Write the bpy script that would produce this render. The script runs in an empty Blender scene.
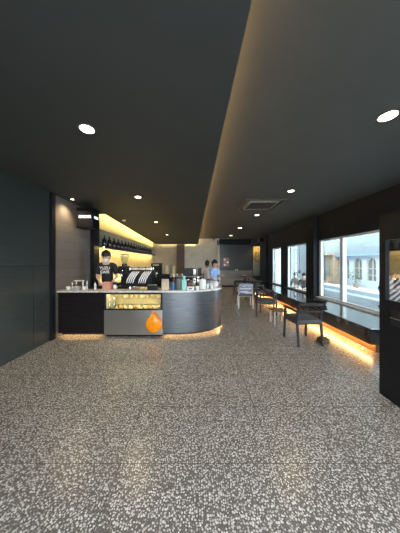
import bpy, bmesh, math, random
from mathutils import Vector, Matrix, Euler
random.seed(7)
PI = math.pi
SC = bpy.context.scene
COL = SC.collection

# ------------------------------------------------------------------ camera
F, CX, CY, EYE = 200.0, 198.0, 262.0, 1.55
cam_d = bpy.data.cameras.new('camera')
cam = bpy.data.objects.new('camera', cam_d)
COL.objects.link(cam)
cam.location = (0, 0, EYE)
cam.rotation_euler = (PI / 2, 0, 0)
cam_d.sensor_fit = 'HORIZONTAL'
cam_d.sensor_width = 36.0
cam_d.lens = 36.0 * F / 400.0
cam_d.shift_x = (200.0 - CX) / 400.0
cam_d.shift_y = -(266.5 - CY) / 400.0
cam_d.clip_start = 0.05
SC.camera = cam

# ------------------------------------------------------------------ world, sun, exposure
W = bpy.data.worlds.new('overcast_sky')
SC.world = W
W.use_nodes = True
bgn = W.node_tree.nodes['Background']
bgn.inputs['Color'].default_value = (0.84, 0.92, 1.0, 1)
bgn.inputs['Strength'].default_value = 11.0
SC.view_settings.view_transform = 'Standard'
SC.view_settings.look = 'None'
SC.view_settings.gamma = 1.0
SC.view_settings.use_curve_mapping = False
SC.view_settings.exposure = 0.12
try:
    SC.cycles.max_bounces = 8
    SC.cycles.diffuse_bounces = 4
    SC.cycles.sample_clamp_indirect = 6.0
    SC.cycles.use_denoising = True
except Exception:
    pass
WARM = (1.0, 0.56, 0.20)
WARM2 = (1.0, 0.72, 0.30)
LAMP = (1.0, 0.74, 0.45)

# sky portals: where daylight comes in (they sample the sky, they add no light)
def portal(name, loc, rot, sx, sy):
    d = bpy.data.lights.new(name, 'AREA')
    d.shape = 'RECTANGLE'
    d.size, d.size_y = sx, sy
    d.cycles.is_portal = True
    o = bpy.data.objects.new(name, d)
    o.location, o.rotation_euler = loc, rot
    COL.objects.link(o)
portal('entrance_sky_portal', (1.1, -1.45, 1.35), (-PI / 2, 0, PI), 4.7, 2.7)
portal('window_sky_portal', (3.98, 5.2, 1.3), (0, PI / 2, 0), 1.85, 2.2)

# ------------------------------------------------------------------ materials
def new_mat(name):
    m = bpy.data.materials.new(name)
    m.use_nodes = True
    nt = m.node_tree
    return m, nt, nt.nodes['Principled BSDF']

def mat(name, col, rough=0.5, metal=0.0, var=0.12, scale=8.0, stretch=(1, 1, 1), bump=0.0, spec=0.5, coat=0.0):
    m, nt, b = new_mat(name)
    N, L = nt.nodes, nt.links
    tc = N.new('ShaderNodeTexCoord')
    mp = N.new('ShaderNodeMapping')
    mp.inputs['Scale'].default_value = stretch
    L.new(tc.outputs['Object'], mp.inputs['Vector'])
    nz = N.new('ShaderNodeTexNoise')
    nz.inputs['Scale'].default_value = scale
    nz.inputs['Detail'].default_value = 4
    L.new(mp.outputs['Vector'], nz.inputs['Vector'])
    r = N.new('ShaderNodeValToRGB')
    r.color_ramp.elements[0].position = 0.3
    r.color_ramp.elements[1].position = 0.7
    r.color_ramp.elements[0].color = [max(0, c * (1 - var)) for c in col] + [1]
    r.color_ramp.elements[1].color = [min(1, c * (1 + var)) for c in col] + [1]
    L.new(nz.outputs['Fac'], r.inputs['Fac'])
    L.new(r.outputs['Color'], b.inputs['Base Color'])
    b.inputs['Roughness'].default_value = rough
    b.inputs['Metallic'].default_value = metal
    b.inputs['Specular IOR Level'].default_value = spec
    if coat:
        b.inputs['Coat Weight'].default_value = coat
        b.inputs['Coat Roughness'].default_value = 0.1
    if bump:
        bp = N.new('ShaderNodeBump')
        bp.inputs['Strength'].default_value = bump
        bp.inputs['Distance'].default_value = 0.01
        L.new(nz.outputs['Fac'], bp.inputs['Height'])
        L.new(bp.outputs['Normal'], b.inputs['Normal'])
    return m

def emit(name, col, strength):
    m, nt, b = new_mat(name)
    b.inputs['Base Color'].default_value = (0.8, 0.8, 0.8, 1)
    b.inputs['Emission Color'].default_value = list(col) + [1]
    b.inputs['Emission Strength'].default_value = strength
    return m

def glass_mat(name, tint=(0.95, 0.98, 0.98), refl=0.12, rough=0.0):
    m, nt, b = new_mat(name)
    N, L = nt.nodes, nt.links
    t = N.new('ShaderNodeBsdfTransparent')
    t.inputs['Color'].default_value = list(tint) + [1]
    g = N.new('ShaderNodeBsdfGlossy')
    g.inputs['Roughness'].default_value = rough
    g.inputs['Color'].default_value = (0.95, 0.95, 0.95, 1)
    mx = N.new('ShaderNodeMixShader')
    mx.inputs['Fac'].default_value = refl
    L.new(t.outputs[0], mx.inputs[1])
    L.new(g.outputs[0], mx.inputs[2])
    L.new(mx.outputs[0], N['Material Output'].inputs['Surface'])
    N.remove(b)
    return m

def terrazzo():
    m, nt, b = new_mat('terrazzo')
    N, L = nt.nodes, nt.links
    tc = N.new('ShaderNodeTexCoord')
    def chips(scale, thr, size, dist):
        nz = N.new('ShaderNodeTexNoise'); nz.inputs['Scale'].default_value = scale * 1.6
        nz.inputs['Detail'].default_value = 1
        L.new(tc.outputs['Object'], nz.inputs['Vector'])
        mx = N.new('ShaderNodeMix'); mx.data_type = 'VECTOR'; mx.blend_type = 'ADD' if hasattr(mx, 'blend_type') else 'MIX'
        va = N.new('ShaderNodeVectorMath'); va.operation = 'MULTIPLY_ADD'
        va.inputs[1].default_value = (dist, dist, 0)
        L.new(nz.outputs['Color'], va.inputs[0]); L.new(tc.outputs['Object'], va.inputs[2])
        N.remove(mx)
        v = N.new('ShaderNodeTexVoronoi'); v.voronoi_dimensions = '2D'
        v.inputs['Scale'].default_value = scale
        L.new(va.outputs[0], v.inputs['Vector'])
        sep = N.new('ShaderNodeSeparateColor'); L.new(v.outputs['Color'], sep.inputs[0])
        # chip radius varies per cell; cells under thr carry no chip
        mr = N.new('ShaderNodeMapRange'); mr.inputs[1].default_value = thr; mr.inputs[2].default_value = 1
        mr.inputs[3].default_value = size * 0.55; mr.inputs[4].default_value = size
        L.new(sep.outputs[0], mr.inputs[0])
        lt = N.new('ShaderNodeMath'); lt.operation = 'LESS_THAN'
        L.new(v.outputs['Distance'], lt.inputs[0]); L.new(mr.outputs[0], lt.inputs[1])
        gt = N.new('ShaderNodeMath'); gt.operation = 'GREATER_THAN'; gt.inputs[1].default_value = thr
        L.new(sep.outputs[0], gt.inputs[0])
        mu = N.new('ShaderNodeMath'); mu.operation = 'MULTIPLY'
        L.new(lt.outputs[0], mu.inputs[0]); L.new(gt.outputs[0], mu.inputs[1])
        return mu.outputs[0], sep
    base = N.new('ShaderNodeTexNoise'); base.inputs['Scale'].default_value = 2.2; base.inputs['Detail'].default_value = 5
    L.new(tc.outputs['Object'], base.inputs['Vector'])
    br = N.new('ShaderNodeValToRGB')
    br.color_ramp.elements[0].color = (0.115, 0.106, 0.092, 1)
    br.color_ramp.elements[1].color = (0.165, 0.156, 0.14, 1)
    L.new(base.outputs['Fac'], br.inputs['Fac'])
    cur = br.outputs['Color']
    for scale, thr, size, dist, c0, c1 in ((104, 0.30, 0.38, 0.007, (0.17, 0.14, 0.11), (0.40, 0.37, 0.33)),
                                           (64, 0.25, 0.45, 0.011, (0.42, 0.40, 0.36), (0.78, 0.76, 0.72))):
        fac, sep = chips(scale, thr, size, dist)
        mc = N.new('ShaderNodeMix'); mc.data_type = 'RGBA'
        mc.inputs[6].default_value = list(c0) + [1]; mc.inputs[7].default_value = list(c1) + [1]
        L.new(sep.outputs[1], mc.inputs[0])
        mm = N.new('ShaderNodeMix'); mm.data_type = 'RGBA'
        L.new(fac, mm.inputs[0]); L.new(cur, mm.inputs[6]); L.new(mc.outputs[2], mm.inputs[7])
        cur = mm.outputs[2]
    # tile joints
    bk = N.new('ShaderNodeTexBrick'); bk.offset = 0.0
    bk.inputs['Scale'].default_value = 1.0
    bk.inputs['Brick Width'].default_value = 0.6; bk.inputs['Row Height'].default_value = 0.6
    bk.inputs['Mortar Size'].default_value = 0.0025
    bk.inputs['Mortar Smooth'].default_value = 0.0
    bk.inputs['Color1'].default_value = (0, 0, 0, 1); bk.inputs['Color2'].default_value = (0, 0, 0, 1)
    bk.inputs['Mortar'].default_value = (1, 1, 1, 1)
    L.new(tc.outputs['Object'], bk.inputs['Vector'])
    mj = N.new('ShaderNodeMix'); mj.data_type = 'RGBA'
    L.new(bk.outputs['Color'], mj.inputs[0]); L.new(cur, mj.inputs[6]); mj.inputs[7].default_value = (0.10, 0.09, 0.08, 1)
    L.new(mj.outputs[2], b.inputs['Base Color'])
    rr = N.new('ShaderNodeMapRange'); rr.inputs[3].default_value = 0.23; rr.inputs[4].default_value = 0.28
    L.new(base.outputs['Fac'], rr.inputs[0]); L.new(rr.outputs[0], b.inputs['Roughness'])
    return m

def planks(name, c0, c1, rough=0.45, row=0.18):
    m, nt, b = new_mat(name)
    N, L = nt.nodes, nt.links
    tc = N.new('ShaderNodeTexCoord')
    mp = N.new('ShaderNodeMapping'); mp.inputs['Rotation'].default_value = (PI / 2, 0, PI / 2)
    sx = N.new('ShaderNodeSeparateXYZ'); L.new(tc.outputs['Object'], sx.inputs[0])
    cb = N.new('ShaderNodeCombineXYZ')
    ad = N.new('ShaderNodeMath'); ad.operation = 'ADD'
    L.new(sx.outputs[0], ad.inputs[0]); L.new(sx.outputs[1], ad.inputs[1])
    L.new(ad.outputs[0], cb.inputs[0]); L.new(sx.outputs[2], cb.inputs[1])
    N.remove(mp)
    bk = N.new('ShaderNodeTexBrick')
    bk.inputs['Scale'].default_value = 1
    bk.inputs['Brick Width'].default_value = 1.6; bk.inputs['Row Height'].default_value = row
    bk.inputs['Mortar Size'].default_value = 0.003
    bk.inputs['Color1'].default_value = list(c0) + [1]; bk.inputs['Color2'].default_value = list(c1) + [1]
    bk.inputs['Mortar'].default_value = [c * 0.4 for c in c0] + [1]
    L.new(cb.outputs[0], bk.inputs['Vector'])
    ms = N.new('ShaderNodeMapping'); ms.inputs['Scale'].default_value = (1.5, 28, 1)
    L.new(cb.outputs[0], ms.inputs['Vector'])
    nz = N.new('ShaderNodeTexNoise'); nz.inputs['Scale'].default_value = 2.5; nz.inputs['Detail'].default_value = 5
    L.new(ms.outputs[0], nz.inputs['Vector'])
    mm = N.new('ShaderNodeMix'); mm.data_type = 'RGBA'; mm.blend_type = 'MULTIPLY'
    mm.inputs[0].default_value = 0.55
    L.new(bk.outputs['Color'], mm.inputs[6]); L.new(nz.outputs['Color'], mm.inputs[7])
    hs = N.new('ShaderNodeHueSaturation'); hs.inputs['Value'].default_value = 1.4
    hs.inputs['Saturation'].default_value = 0.8
    L.new(mm.outputs[2], hs.inputs['Color'])
    L.new(hs.outputs[0], b.inputs['Base Color'])
    b.inputs['Roughness'].default_value = rough
    return m

M = {}
M['floor'] = terrazzo()
M['ceil'] = mat('dark_ceiling_paint', (0.044, 0.050, 0.049), 0.75, var=0.05, scale=3)
M['ceil_right'] = mat('grey_ceiling_paint', (0.070, 0.077, 0.074), 0.7, var=0.05, scale=3)
M['wall_tile'] = planks('dark_wall_tile', (0.034, 0.043, 0.041), (0.040, 0.050, 0.047), 0.26, 1.48)
M['wall_wood'] = planks('brown_plank_wall', (0.145, 0.122, 0.10), (0.17, 0.145, 0.118), 0.55, 0.2)
M['bar_wall'] = mat('cream_bar_wall', (0.64, 0.53, 0.29), 0.6, var=0.06, scale=3)
M['bar_wall_top'] = mat('grey_bar_wall', (0.17, 0.19, 0.20), 0.6, var=0.06, scale=3)
M['black'] = mat('black_paint', (0.009, 0.010, 0.012), 0.45, var=0.1, spec=0.25)
M['blackm'] = mat('black_metal', (0.018, 0.019, 0.021), 0.35, 0.3, var=0.1)
M['dark_wall'] = mat('charcoal_wall', (0.012, 0.015, 0.020), 0.6, var=0.1, scale=4, spec=0.18)
M['far_wall'] = planks('far_dark_wall', (0.045, 0.05, 0.052), (0.052, 0.057, 0.06), 0.5, 0.3)
M['concrete'] = mat('grey_concrete_panel', (0.26, 0.255, 0.245), 0.6, var=0.14, scale=2.5)
M['pale_panel'] = mat('pale_plaster_panel', (0.55, 0.53, 0.47), 0.6, var=0.1, scale=2.5)
M['brown_wood'] = mat('dark_brown_wood', (0.075, 0.045, 0.028), 0.45, var=0.25, scale=5, stretch=(6, 6, 1))
M['counter_dark'] = mat('dark_wood_front', (0.013, 0.010, 0.010), 0.65, var=0.25, scale=4, stretch=(1, 1, 7), spec=0.10)
M['counter_steel'] = mat('brushed_grey_front', (0.105, 0.112, 0.122), 0.36, 0.75, var=0.16, scale=4, stretch=(1, 1, 9))
M['marble'] = mat('speckled_marble', (0.62, 0.59, 0.53), 0.22, var=0.35, scale=26)
M['steel'] = mat('brushed_steel', (0.50, 0.49, 0.48), 0.30, 1.0, var=0.06, scale=30, stretch=(1, 1, 12))
M['chrome'] = mat('chrome', (0.78, 0.78, 0.78), 0.15, 1.0, var=0.03)
M['white'] = mat('white_ceramic', (0.80, 0.79, 0.77), 0.35, var=0.03)
M['cream'] = mat('beige_card', (0.62, 0.50, 0.36), 0.6, var=0.1)
M['salmon'] = mat('salmon_card', (0.72, 0.34, 0.24), 0.6, var=0.08)
M['teal'] = mat('mint_plastic', (0.25, 0.62, 0.53), 0.4, var=0.06)
M['blue'] = mat('blue_plastic', (0.05, 0.13, 0.26), 0.4, var=0.1)
M['bluecloth'] = mat('light_blue_cloth', (0.26, 0.42, 0.72), 0.8, var=0.12, scale=14)
M['greygreen'] = mat('grey_green_enamel', (0.16, 0.19, 0.17), 0.4, var=0.1)
M['red'] = mat('dark_red_tin', (0.22, 0.06, 0.05), 0.4, var=0.1)
M['orange'] = mat('orange_plastic', (1.0, 0.27, 0.003), 0.30, var=0.22, scale=14)
M['bottle'] = mat('dark_bottle_glass', (0.012, 0.016, 0.02), 0.12, var=0.1)
M['bread'] = mat('golden_crust', (0.62, 0.36, 0.10), 0.5, var=0.4, scale=30, bump=0.3)
M['bread2'] = mat('pale_pastry', (0.74, 0.58, 0.28), 0.55, var=0.3, scale=30, bump=0.3)
M['tray'] = mat('tray_metal', (0.5, 0.48, 0.42), 0.3, 0.8, var=0.05)
M['jarglass'] = glass_mat('jar_glass', (0.80, 0.86, 0.84), 0.18, 0.02)
M['glass'] = glass_mat('window_glass', (0.93, 0.97, 0.97), 0.06)
M['caseglass'] = glass_mat('case_glass', (0.97, 0.98, 0.95), 0.05)
M['doorglass'] = glass_mat('reflective_glass', (0.96, 0.97, 0.98), 0.20)
M['alum'] = mat('white_aluminium', (0.68, 0.71, 0.72), 0.4, var=0.03)
M['bench'] = mat('black_gloss_seat', (0.020, 0.021, 0.024), 0.10, var=0.1)
M['bench'].node_tree.nodes['Principled BSDF'].inputs['IOR'].default_value = 2.4
M['plinth'] = mat('brown_plinth', (0.17, 0.085, 0.035), 0.5, var=0.2, scale=5, stretch=(6, 1, 6))
M['chair'] = mat('black_wood_frame', (0.013, 0.014, 0.017), 0.5, var=0.15)
M['pad'] = mat('slate_seat_pad', (0.055, 0.062, 0.075), 0.6, var=0.15, scale=20)
M['palechair'] = mat('grey_metal_frame', (0.42, 0.43, 0.44), 0.35, 0.4, var=0.05)
M['skin'] = mat('skin', (0.55, 0.33, 0.23), 0.55, var=0.06)
M['skin2'] = mat('skin_pale', (0.66, 0.44, 0.34), 0.55, var=0.06)
M['hair'] = mat('dark_hair', (0.020, 0.015, 0.012), 0.5, var=0.3, scale=40, stretch=(1, 1, 0.2), bump=0.4)
M['tee'] = mat('black_cotton', (0.018, 0.018, 0.022), 0.85, var=0.15, scale=20)
M['white_cloth'] = mat('white_cotton', (0.78, 0.77, 0.75), 0.85, var=0.05)
M['grey_cloth'] = mat('grey_cotton', (0.16, 0.16, 0.16), 0.85, var=0.1)
M['navy'] = mat('navy_trousers', (0.03, 0.035, 0.05), 0.85, var=0.1)
M['mask'] = mat('white_mask', (0.85, 0.86, 0.86), 0.7, var=0.02)
M['letter'] = mat('white_print', (0.75, 0.75, 0.74), 0.7, var=0.02)
M['pink'] = mat('pink_cloth', (0.80, 0.30, 0.34), 0.8, var=0.08)
M['sack'] = mat('dark_olive_cloth', (0.07, 0.055, 0.03), 0.8, var=0.3, scale=15, bump=0.5)
M['lamp'] = emit('lamp_lens', (1.0, 0.80, 0.55), 14.0)
M['lamp_far'] = emit('lamp_lens_small', (1.0, 0.84, 0.62), 7.0)
M['led'] = emit('warm_led', WARM, 45.0)
M['led_floor'] = emit('warm_led_floor', (1.0, 0.58, 0.22), 26.0)
M['led_bench'] = emit('amber_led', (1.0, 0.52, 0.18), 62.0)
M['led_bar'] = emit('yellow_led', (1.0, 0.72, 0.26), 48.0)
M['led_case'] = emit('case_led', (1.0, 0.86, 0.55), 36.0)
M['signlight'] = emit('sign_letters', (0.90, 0.96, 1.0), 1.3)
M['signbox'] = mat('black_sign_case', (0.004, 0.005, 0.007), 0.5, spec=0.2)
M['vent'] = mat('grey_vent', (0.055, 0.058, 0.055), 0.5, var=0.05)
M['vent_pale'] = mat('pale_vent_louvre', (0.26, 0.25, 0.225), 0.5, var=0.05)
M['ext_wall'] = mat('white_render', (0.50, 0.55, 0.57), 0.8, var=0.03, scale=1)
M['ext_garden'] = mat('pale_blue_grey_render', (0.27, 0.33, 0.36), 0.8, var=0.04, scale=1)
M['ext_upper'] = mat('grey_green_render', (0.16, 0.195, 0.20), 0.8, var=0.05, scale=0.5)
M['ext_blue'] = mat('blue_trim', (0.14, 0.26, 0.48), 0.6, var=0.08)
M['ext_tan'] = mat('tan_render', (0.36, 0.26, 0.17), 0.8, var=0.1)
M['ext_ground'] = mat('pale_paving', (0.50, 0.55, 0.59), 0.7, var=0.1, scale=1.2)
M['ext_dark'] = mat('dark_post', (0.10, 0.12, 0.15), 0.6, var=0.1)
M['shutter'] = mat('tan_shutter', (0.20, 0.18, 0.14), 0.6, var=0.12, scale=3)
M['leaf'] = mat('green_leaf', (0.06, 0.11, 0.05), 0.6, var=0.4, scale=12)
M['poster_red'] = mat('red_print', (0.30, 0.085, 0.075), 0.6, var=0.1)
M['pave'] = mat('street_paving', (0.34, 0.34, 0.33), 0.8, var=0.1, scale=1.5)

# striped shirt (a woven pattern)
def stripes():
    m, nt, b = new_mat('striped_cotton')
    N, L = nt.nodes, nt.links
    tc = N.new('ShaderNodeTexCoord')
    w = N.new('ShaderNodeTexWave'); w.wave_type = 'BANDS'; w.bands_direction = 'DIAGONAL'
    w.inputs['Scale'].default_value = 9.0
    L.new(tc.outputs['Object'], w.inputs['Vector'])
    r = N.new('ShaderNodeValToRGB'); r.color_ramp.interpolation = 'CONSTANT'
    r.color_ramp.elements[0].color = (0.02, 0.022, 0.03, 1)
    r.color_ramp.elements[1].color = (0.62, 0.62, 0.62, 1); r.color_ramp.elements[1].position = 0.55
    L.new(w.outputs['Fac'], r.inputs['Fac']); L.new(r.outputs['Color'], b.inputs['Base Color'])
    b.inputs['Roughness'].default_value = 0.85
    return m
M['stripes'] = stripes()

def cushion_print():
    m, nt, b = new_mat('blue_white_print')
    N, L = nt.nodes, nt.links
    tc = N.new('ShaderNodeTexCoord')
    w = N.new('ShaderNodeTexWave'); w.wave_type = 'BANDS'; w.bands_direction = 'Z'
    w.inputs['Scale'].default_value = 2.6; w.inputs['Distortion'].default_value = 3.5; w.inputs['Detail Scale'].default_value = 3
    L.new(tc.outputs['Object'], w.inputs['Vector'])
    r = N.new('ShaderNodeValToRGB')
    r.color_ramp.elements[0].color = (0.20, 0.27, 0.45, 1); r.color_ramp.elements[0].position = 0.35
    r.color_ramp.elements[1].color = (0.80, 0.82, 0.84, 1); r.color_ramp.elements[1].position = 0.55
    L.new(w.outputs['Fac'], r.inputs['Fac']); L.new(r.outputs['Color'], b.inputs['Base Color'])
    b.inputs['Roughness'].default_value = 0.8
    return m
M['cushion'] = cushion_print()

def art_mat():
    m, nt, b = new_mat('golden_foliage_print')
    N, L = nt.nodes, nt.links
    tc = N.new('ShaderNodeTexCoord')
    nz = N.new('ShaderNodeTexNoise'); nz.inputs['Scale'].default_value = 7; nz.inputs['Detail'].default_value = 6
    L.new(tc.outputs['Object'], nz.inputs['Vector'])
    sx = N.new('ShaderNodeSeparateXYZ'); L.new(tc.outputs['Object'], sx.inputs[0])
    ma = N.new('ShaderNodeMath'); ma.operation = 'MULTIPLY_ADD'; ma.inputs[1].default_value = 0.30
    L.new(sx.outputs[2], ma.inputs[0]); L.new(nz.outputs['Fac'], ma.inputs[2])
    r = N.new('ShaderNodeValToRGB')
    e = r.color_ramp.elements
    e[0].position = 0.70; e[0].color = (0.26, 0.32, 0.31, 1)
    e[1].position = 0.98; e[1].color = (0.62, 0.47, 0.17, 1)
    k = e.new(0.84); k.color = (0.16, 0.13, 0.04, 1)
    L.new(ma.outputs[0], r.inputs['Fac']); L.new(r.outputs['Color'], b.inputs['Base Color'])
    b.inputs['Roughness'].default_value = 0.7
    return m
M['art'] = art_mat()

# ------------------------------------------------------------------ mesh helpers
def BM():
    return bmesh.new()

def box(bm, c, s, rz=0.0, bev=0.0, rot=None):
    g = bmesh.ops.create_cube(bm, size=1.0)
    vs = g['verts']
    bmesh.ops.scale(bm, vec=s, verts=vs)
    if bev:
        es = list({e for v in vs for e in v.link_edges})
        r = bmesh.ops.bevel(bm, geom=es, offset=bev, segments=2, affect='EDGES', profile=0.6)
        vs = list({v for f in r['faces'] for v in f.verts} | {v for v in vs if v.is_valid})
    if rot is not None:
        bmesh.ops.rotate(bm, cent=(0, 0, 0), matrix=Euler(rot).to_matrix(), verts=vs)
    elif rz:
        bmesh.ops.rotate(bm, cent=(0, 0, 0), matrix=Matrix.Rotation(rz, 3, 'Z'), verts=vs)
    bmesh.ops.translate(bm, vec=c, verts=vs)
    return bm

def bx(bm, x0, x1, y0, y1, z0, z1, bev=0.0):
    return box(bm, ((x0 + x1) / 2, (y0 + y1) / 2, (z0 + z1) / 2), (abs(x1 - x0), abs(y1 - y0), abs(z1 - z0)), bev=bev)

def tube(bm, pts, rad, seg=10, cap=True):
    pts = [Vector(p) for p in pts]
    n = len(pts)
    if not isinstance(rad, (list, tuple)):
        rad = [rad] * n
    rings = []
    up = None
    for i, p in enumerate(pts):
        t = (pts[min(i + 1, n - 1)] - pts[max(i - 1, 0)]).normalized()
        if up is None:
            up = Vector((0, 0, 1)) if abs(t.z) < 0.9 else Vector((1, 0, 0))
        a = t.cross(up)
        if a.length < 1e-4:
            a = t.cross(Vector((0, 1, 0)))
        a.normalize()
        b = a.cross(t).normalized()
        up = b
        rings.append([bm.verts.new(p + (a * math.cos(2 * PI * k / seg) + b * math.sin(2 * PI * k / seg)) * rad[i]) for k in range(seg)])
    for i in range(n - 1):
        for k in range(seg):
            bm.faces.new((rings[i][k], rings[i][(k + 1) % seg], rings[i + 1][(k + 1) % seg], rings[i + 1][k]))
    if cap:
        bm.faces.new(rings[0][::-1])
        bm.faces.new(rings[-1])
    return bm

def lathe(bm, prof, c=(0, 0, 0), seg=20, axis=None):
    rings = []
    new = []
    for r, z in prof:
        if r < 1e-5:
            v = bm.verts.new((0, 0, z)); rings.append([v]); new.append(v)
        else:
            ring = [bm.verts.new((r * math.cos(2 * PI * k / seg), r * math.sin(2 * PI * k / seg), z)) for k in range(seg)]
            rings.append(ring); new += ring
    for a, b in zip(rings, rings[1:]):
        for k in range(seg):
            k2 = (k + 1) % seg
            if len(a) == 1 and len(b) == 1:
                continue
            if len(a) == 1:
                bm.faces.new((a[0], b[k2], b[k]))
            elif len(b) == 1:
                bm.faces.new((a[k], a[k2], b[0]))
            else:
                bm.faces.new((a[k], a[k2], b[k2], b[k]))
    if len(rings[0]) > 1:
        bm.faces.new(rings[0][::-1])
    if len(rings[-1]) > 1:
        bm.faces.new(rings[-1])
    if axis is not None:
        bmesh.ops.rotate(bm, cent=(0, 0, 0), matrix=Euler(axis).to_matrix(), verts=new)
    bmesh.ops.translate(bm, vec=c, verts=new)
    return bm

def ball(bm, c, s, lump=0.0, seg=14, rings=9, seed=0, rot=None):
    g = bmesh.ops.create_uvsphere(bm, u_segments=seg, v_segments=rings, radius=1.0)
    vs = g['verts']
    if lump:
        from mathutils import noise
        for v in vs:
            v.co *= 1 + lump * noise.noise(v.co * 2.2 + Vector((seed, seed * 2.3, 0)))
    bmesh.ops.scale(bm, vec=s, verts=vs)
    if rot is not None:
        bmesh.ops.rotate(bm, cent=(0, 0, 0), matrix=Euler(rot).to_matrix(), verts=vs)
    bmesh.ops.translate(bm, vec=c, verts=vs)
    return bm

def prism(bm, poly, z0, z1):
    lo = [bm.verts.new((x, y, z0)) for x, y in poly]
    hi = [bm.verts.new((x, y, z1)) for x, y in poly]
    n = len(poly)
    for i in range(n):
        bm.faces.new((lo[i], lo[(i + 1) % n], hi[(i + 1) % n], hi[i]))
    bm.faces.new(lo[::-1]); bm.faces.new(hi)
    return bm

def obj(name, bm, m, parent=None, smooth=False, angle=40):
    """link the bmesh as ONE object; coordinates are the world's (or the parent's when it stands at the origin)"""
    if parent is not None:
        off = Vector((0, 0, 0)); p = parent
        while p is not None:
            off += p.location; p = p.parent
        bmesh.ops.translate(bm, vec=-off, verts=bm.verts[:])
        loc = Vector((0, 0, 0))
    else:
        xs = [v.co for v in bm.verts]
        lo = Vector((min(v.x for v in xs), min(v.y for v in xs), min(v.z for v in xs)))
        hi = Vector((max(v.x for v in xs), max(v.y for v in xs), max(v.z for v in xs)))
        loc = Vector(((lo.x + hi.x) / 2, (lo.y + hi.y) / 2, lo.z))
        bmesh.ops.translate(bm, vec=-loc, verts=bm.verts[:])
    bmesh.ops.recalc_face_normals(bm, faces=bm.faces[:])
    me = bpy.data.meshes.new(name)
    bm.to_mesh(me); bm.free()
    me.materials.append(M[m])
    if smooth:
        for p in me.polygons:
            p.use_smooth = True
        try:
            me.set_sharp_from_angle(angle=math.radians(angle))
        except Exception:
            pass
    o = bpy.data.objects.new(name, me)
    o.location = loc
    COL.objects.link(o)
    if parent is not None:
        o.parent = parent
    return o

def tag(o, label, cat, group=None):
    o['label'] = label; o['category'] = cat
    if group:
        o['group'] = group
    return o

def thing(name, label, cat, loc=(0, 0, 0), rz=0.0, group=None):
    o = bpy.data.objects.new(name, None)
    o.empty_display_size = 0.1
    COL.objects.link(o)
    o.location = loc; o.rotation_euler = (0, 0, rz)
    return tag(o, label, cat, group)

def struct(name, bm, m, parent=None, smooth=False):
    o = obj(name, bm, m, parent, smooth)
    if parent is None:
        o['kind'] = 'structure'
    return o

def dup(root, loc, rz=0.0, label=None, group=None, sc=None):
    r = root.copy(); COL.objects.link(r)
    r.location = loc; r.rotation_euler = (0, 0, rz)
    if sc is not None:
        r.scale = sc
    if label: r['label'] = label
    if group: r['group'] = group
    for ch in list(root.children):
        c = ch.copy(); COL.objects.link(c); c.parent = r
        for g in list(ch.children):
            d = g.copy(); COL.objects.link(d); d.parent = c
    return r

def text_bm(s, size, depth, at, rot, align='CENTER', bold=0.0):
    cu = bpy.data.curves.new('lettering', 'FONT')
    cu.body = s; cu.size = size; cu.extrude = depth; cu.align_x = align; cu.align_y = 'CENTER'; cu.offset = bold
    o = bpy.data.objects.new('lettering', cu); COL.objects.link(o)
    bpy.context.view_layer.update()
    me = bpy.data.meshes.new_from_object(o.evaluated_get(bpy.context.evaluated_depsgraph_get()))
    bpy.data.objects.remove(o); bpy.data.curves.remove(cu)
    bm = BM(); bm.from_mesh(me); bpy.data.meshes.remove(me)
    bmesh.ops.transform(bm, matrix=Matrix.Translation(at) @ Euler(rot).to_matrix().to_4x4(), verts=bm.verts[:])
    return bm

# ================================================================== THE SHELL
XL, XW, YF, YB = -2.92, 3.85, -1.5, 13.2
ZS, ZC = 2.92, 3.05            # dropped slab over the bar side, ceiling proper
YA = 5.72                      # where the bar's lit wall begins

struct('floor', bx(BM(), XL - 0.3, 4.42, YF - 0.02, 14.2, -0.1, 0.0), 'floor')
struct('ceiling', bx(BM(), XL - 0.3, 4.42, YF, 14.2, ZC, ZC + 0.15), 'ceil_right')
# dropped slab: right edge runs slightly askew, held back from the bar's two walls
def zs(y): return ZS - 0.036 * max(0.0, y - YA)   # the slab dips towards the back
def edge_x(y): return 0.283 - 0.0235 * (y - 1.0)
def slab_bm(poly, dz0, dz1):
    bm = BM()
    lo = [bm.verts.new((x, y, zs(y) + dz0)) for x, y in poly]
    hi = [bm.verts.new((x, y, (zs(y) + dz1) if dz1 is not None else ZC)) for x, y in poly]
    n = len(poly)
    for k in range(n):
        bm.faces.new((lo[k], lo[(k + 1) % n], hi[(k + 1) % n], hi[k]))
    bm.faces.new(lo[::-1]); bm.faces.new(hi)
    return bm
struct('ceiling_left', slab_bm([(XL, YF), (edge_x(YF), YF), (edge_x(YA), YA), (XL, YA)], 0, .035), 'ceil')
struct('ceiling_left.001', slab_bm([(XL + .26, YA), (edge_x(YA), YA), (edge_x(12.7), 12.7), (XL + .26, 12.7)], 0, .035), 'ceil')
struct('trim_1', slab_bm([(XL, YF), (edge_x(YF) - .16, YF), (edge_x(YA) - .16, YA - .1), (XL, YA - .1)], .035, None), 'ceil')
struct('trim_10', slab_bm([(XL + .42, YA - .1), (edge_x(YA) - .16, YA - .1), (edge_x(12.7) - .16, 12.5), (XL + .42, 12.5)], .035, None), 'ceil')

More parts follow.
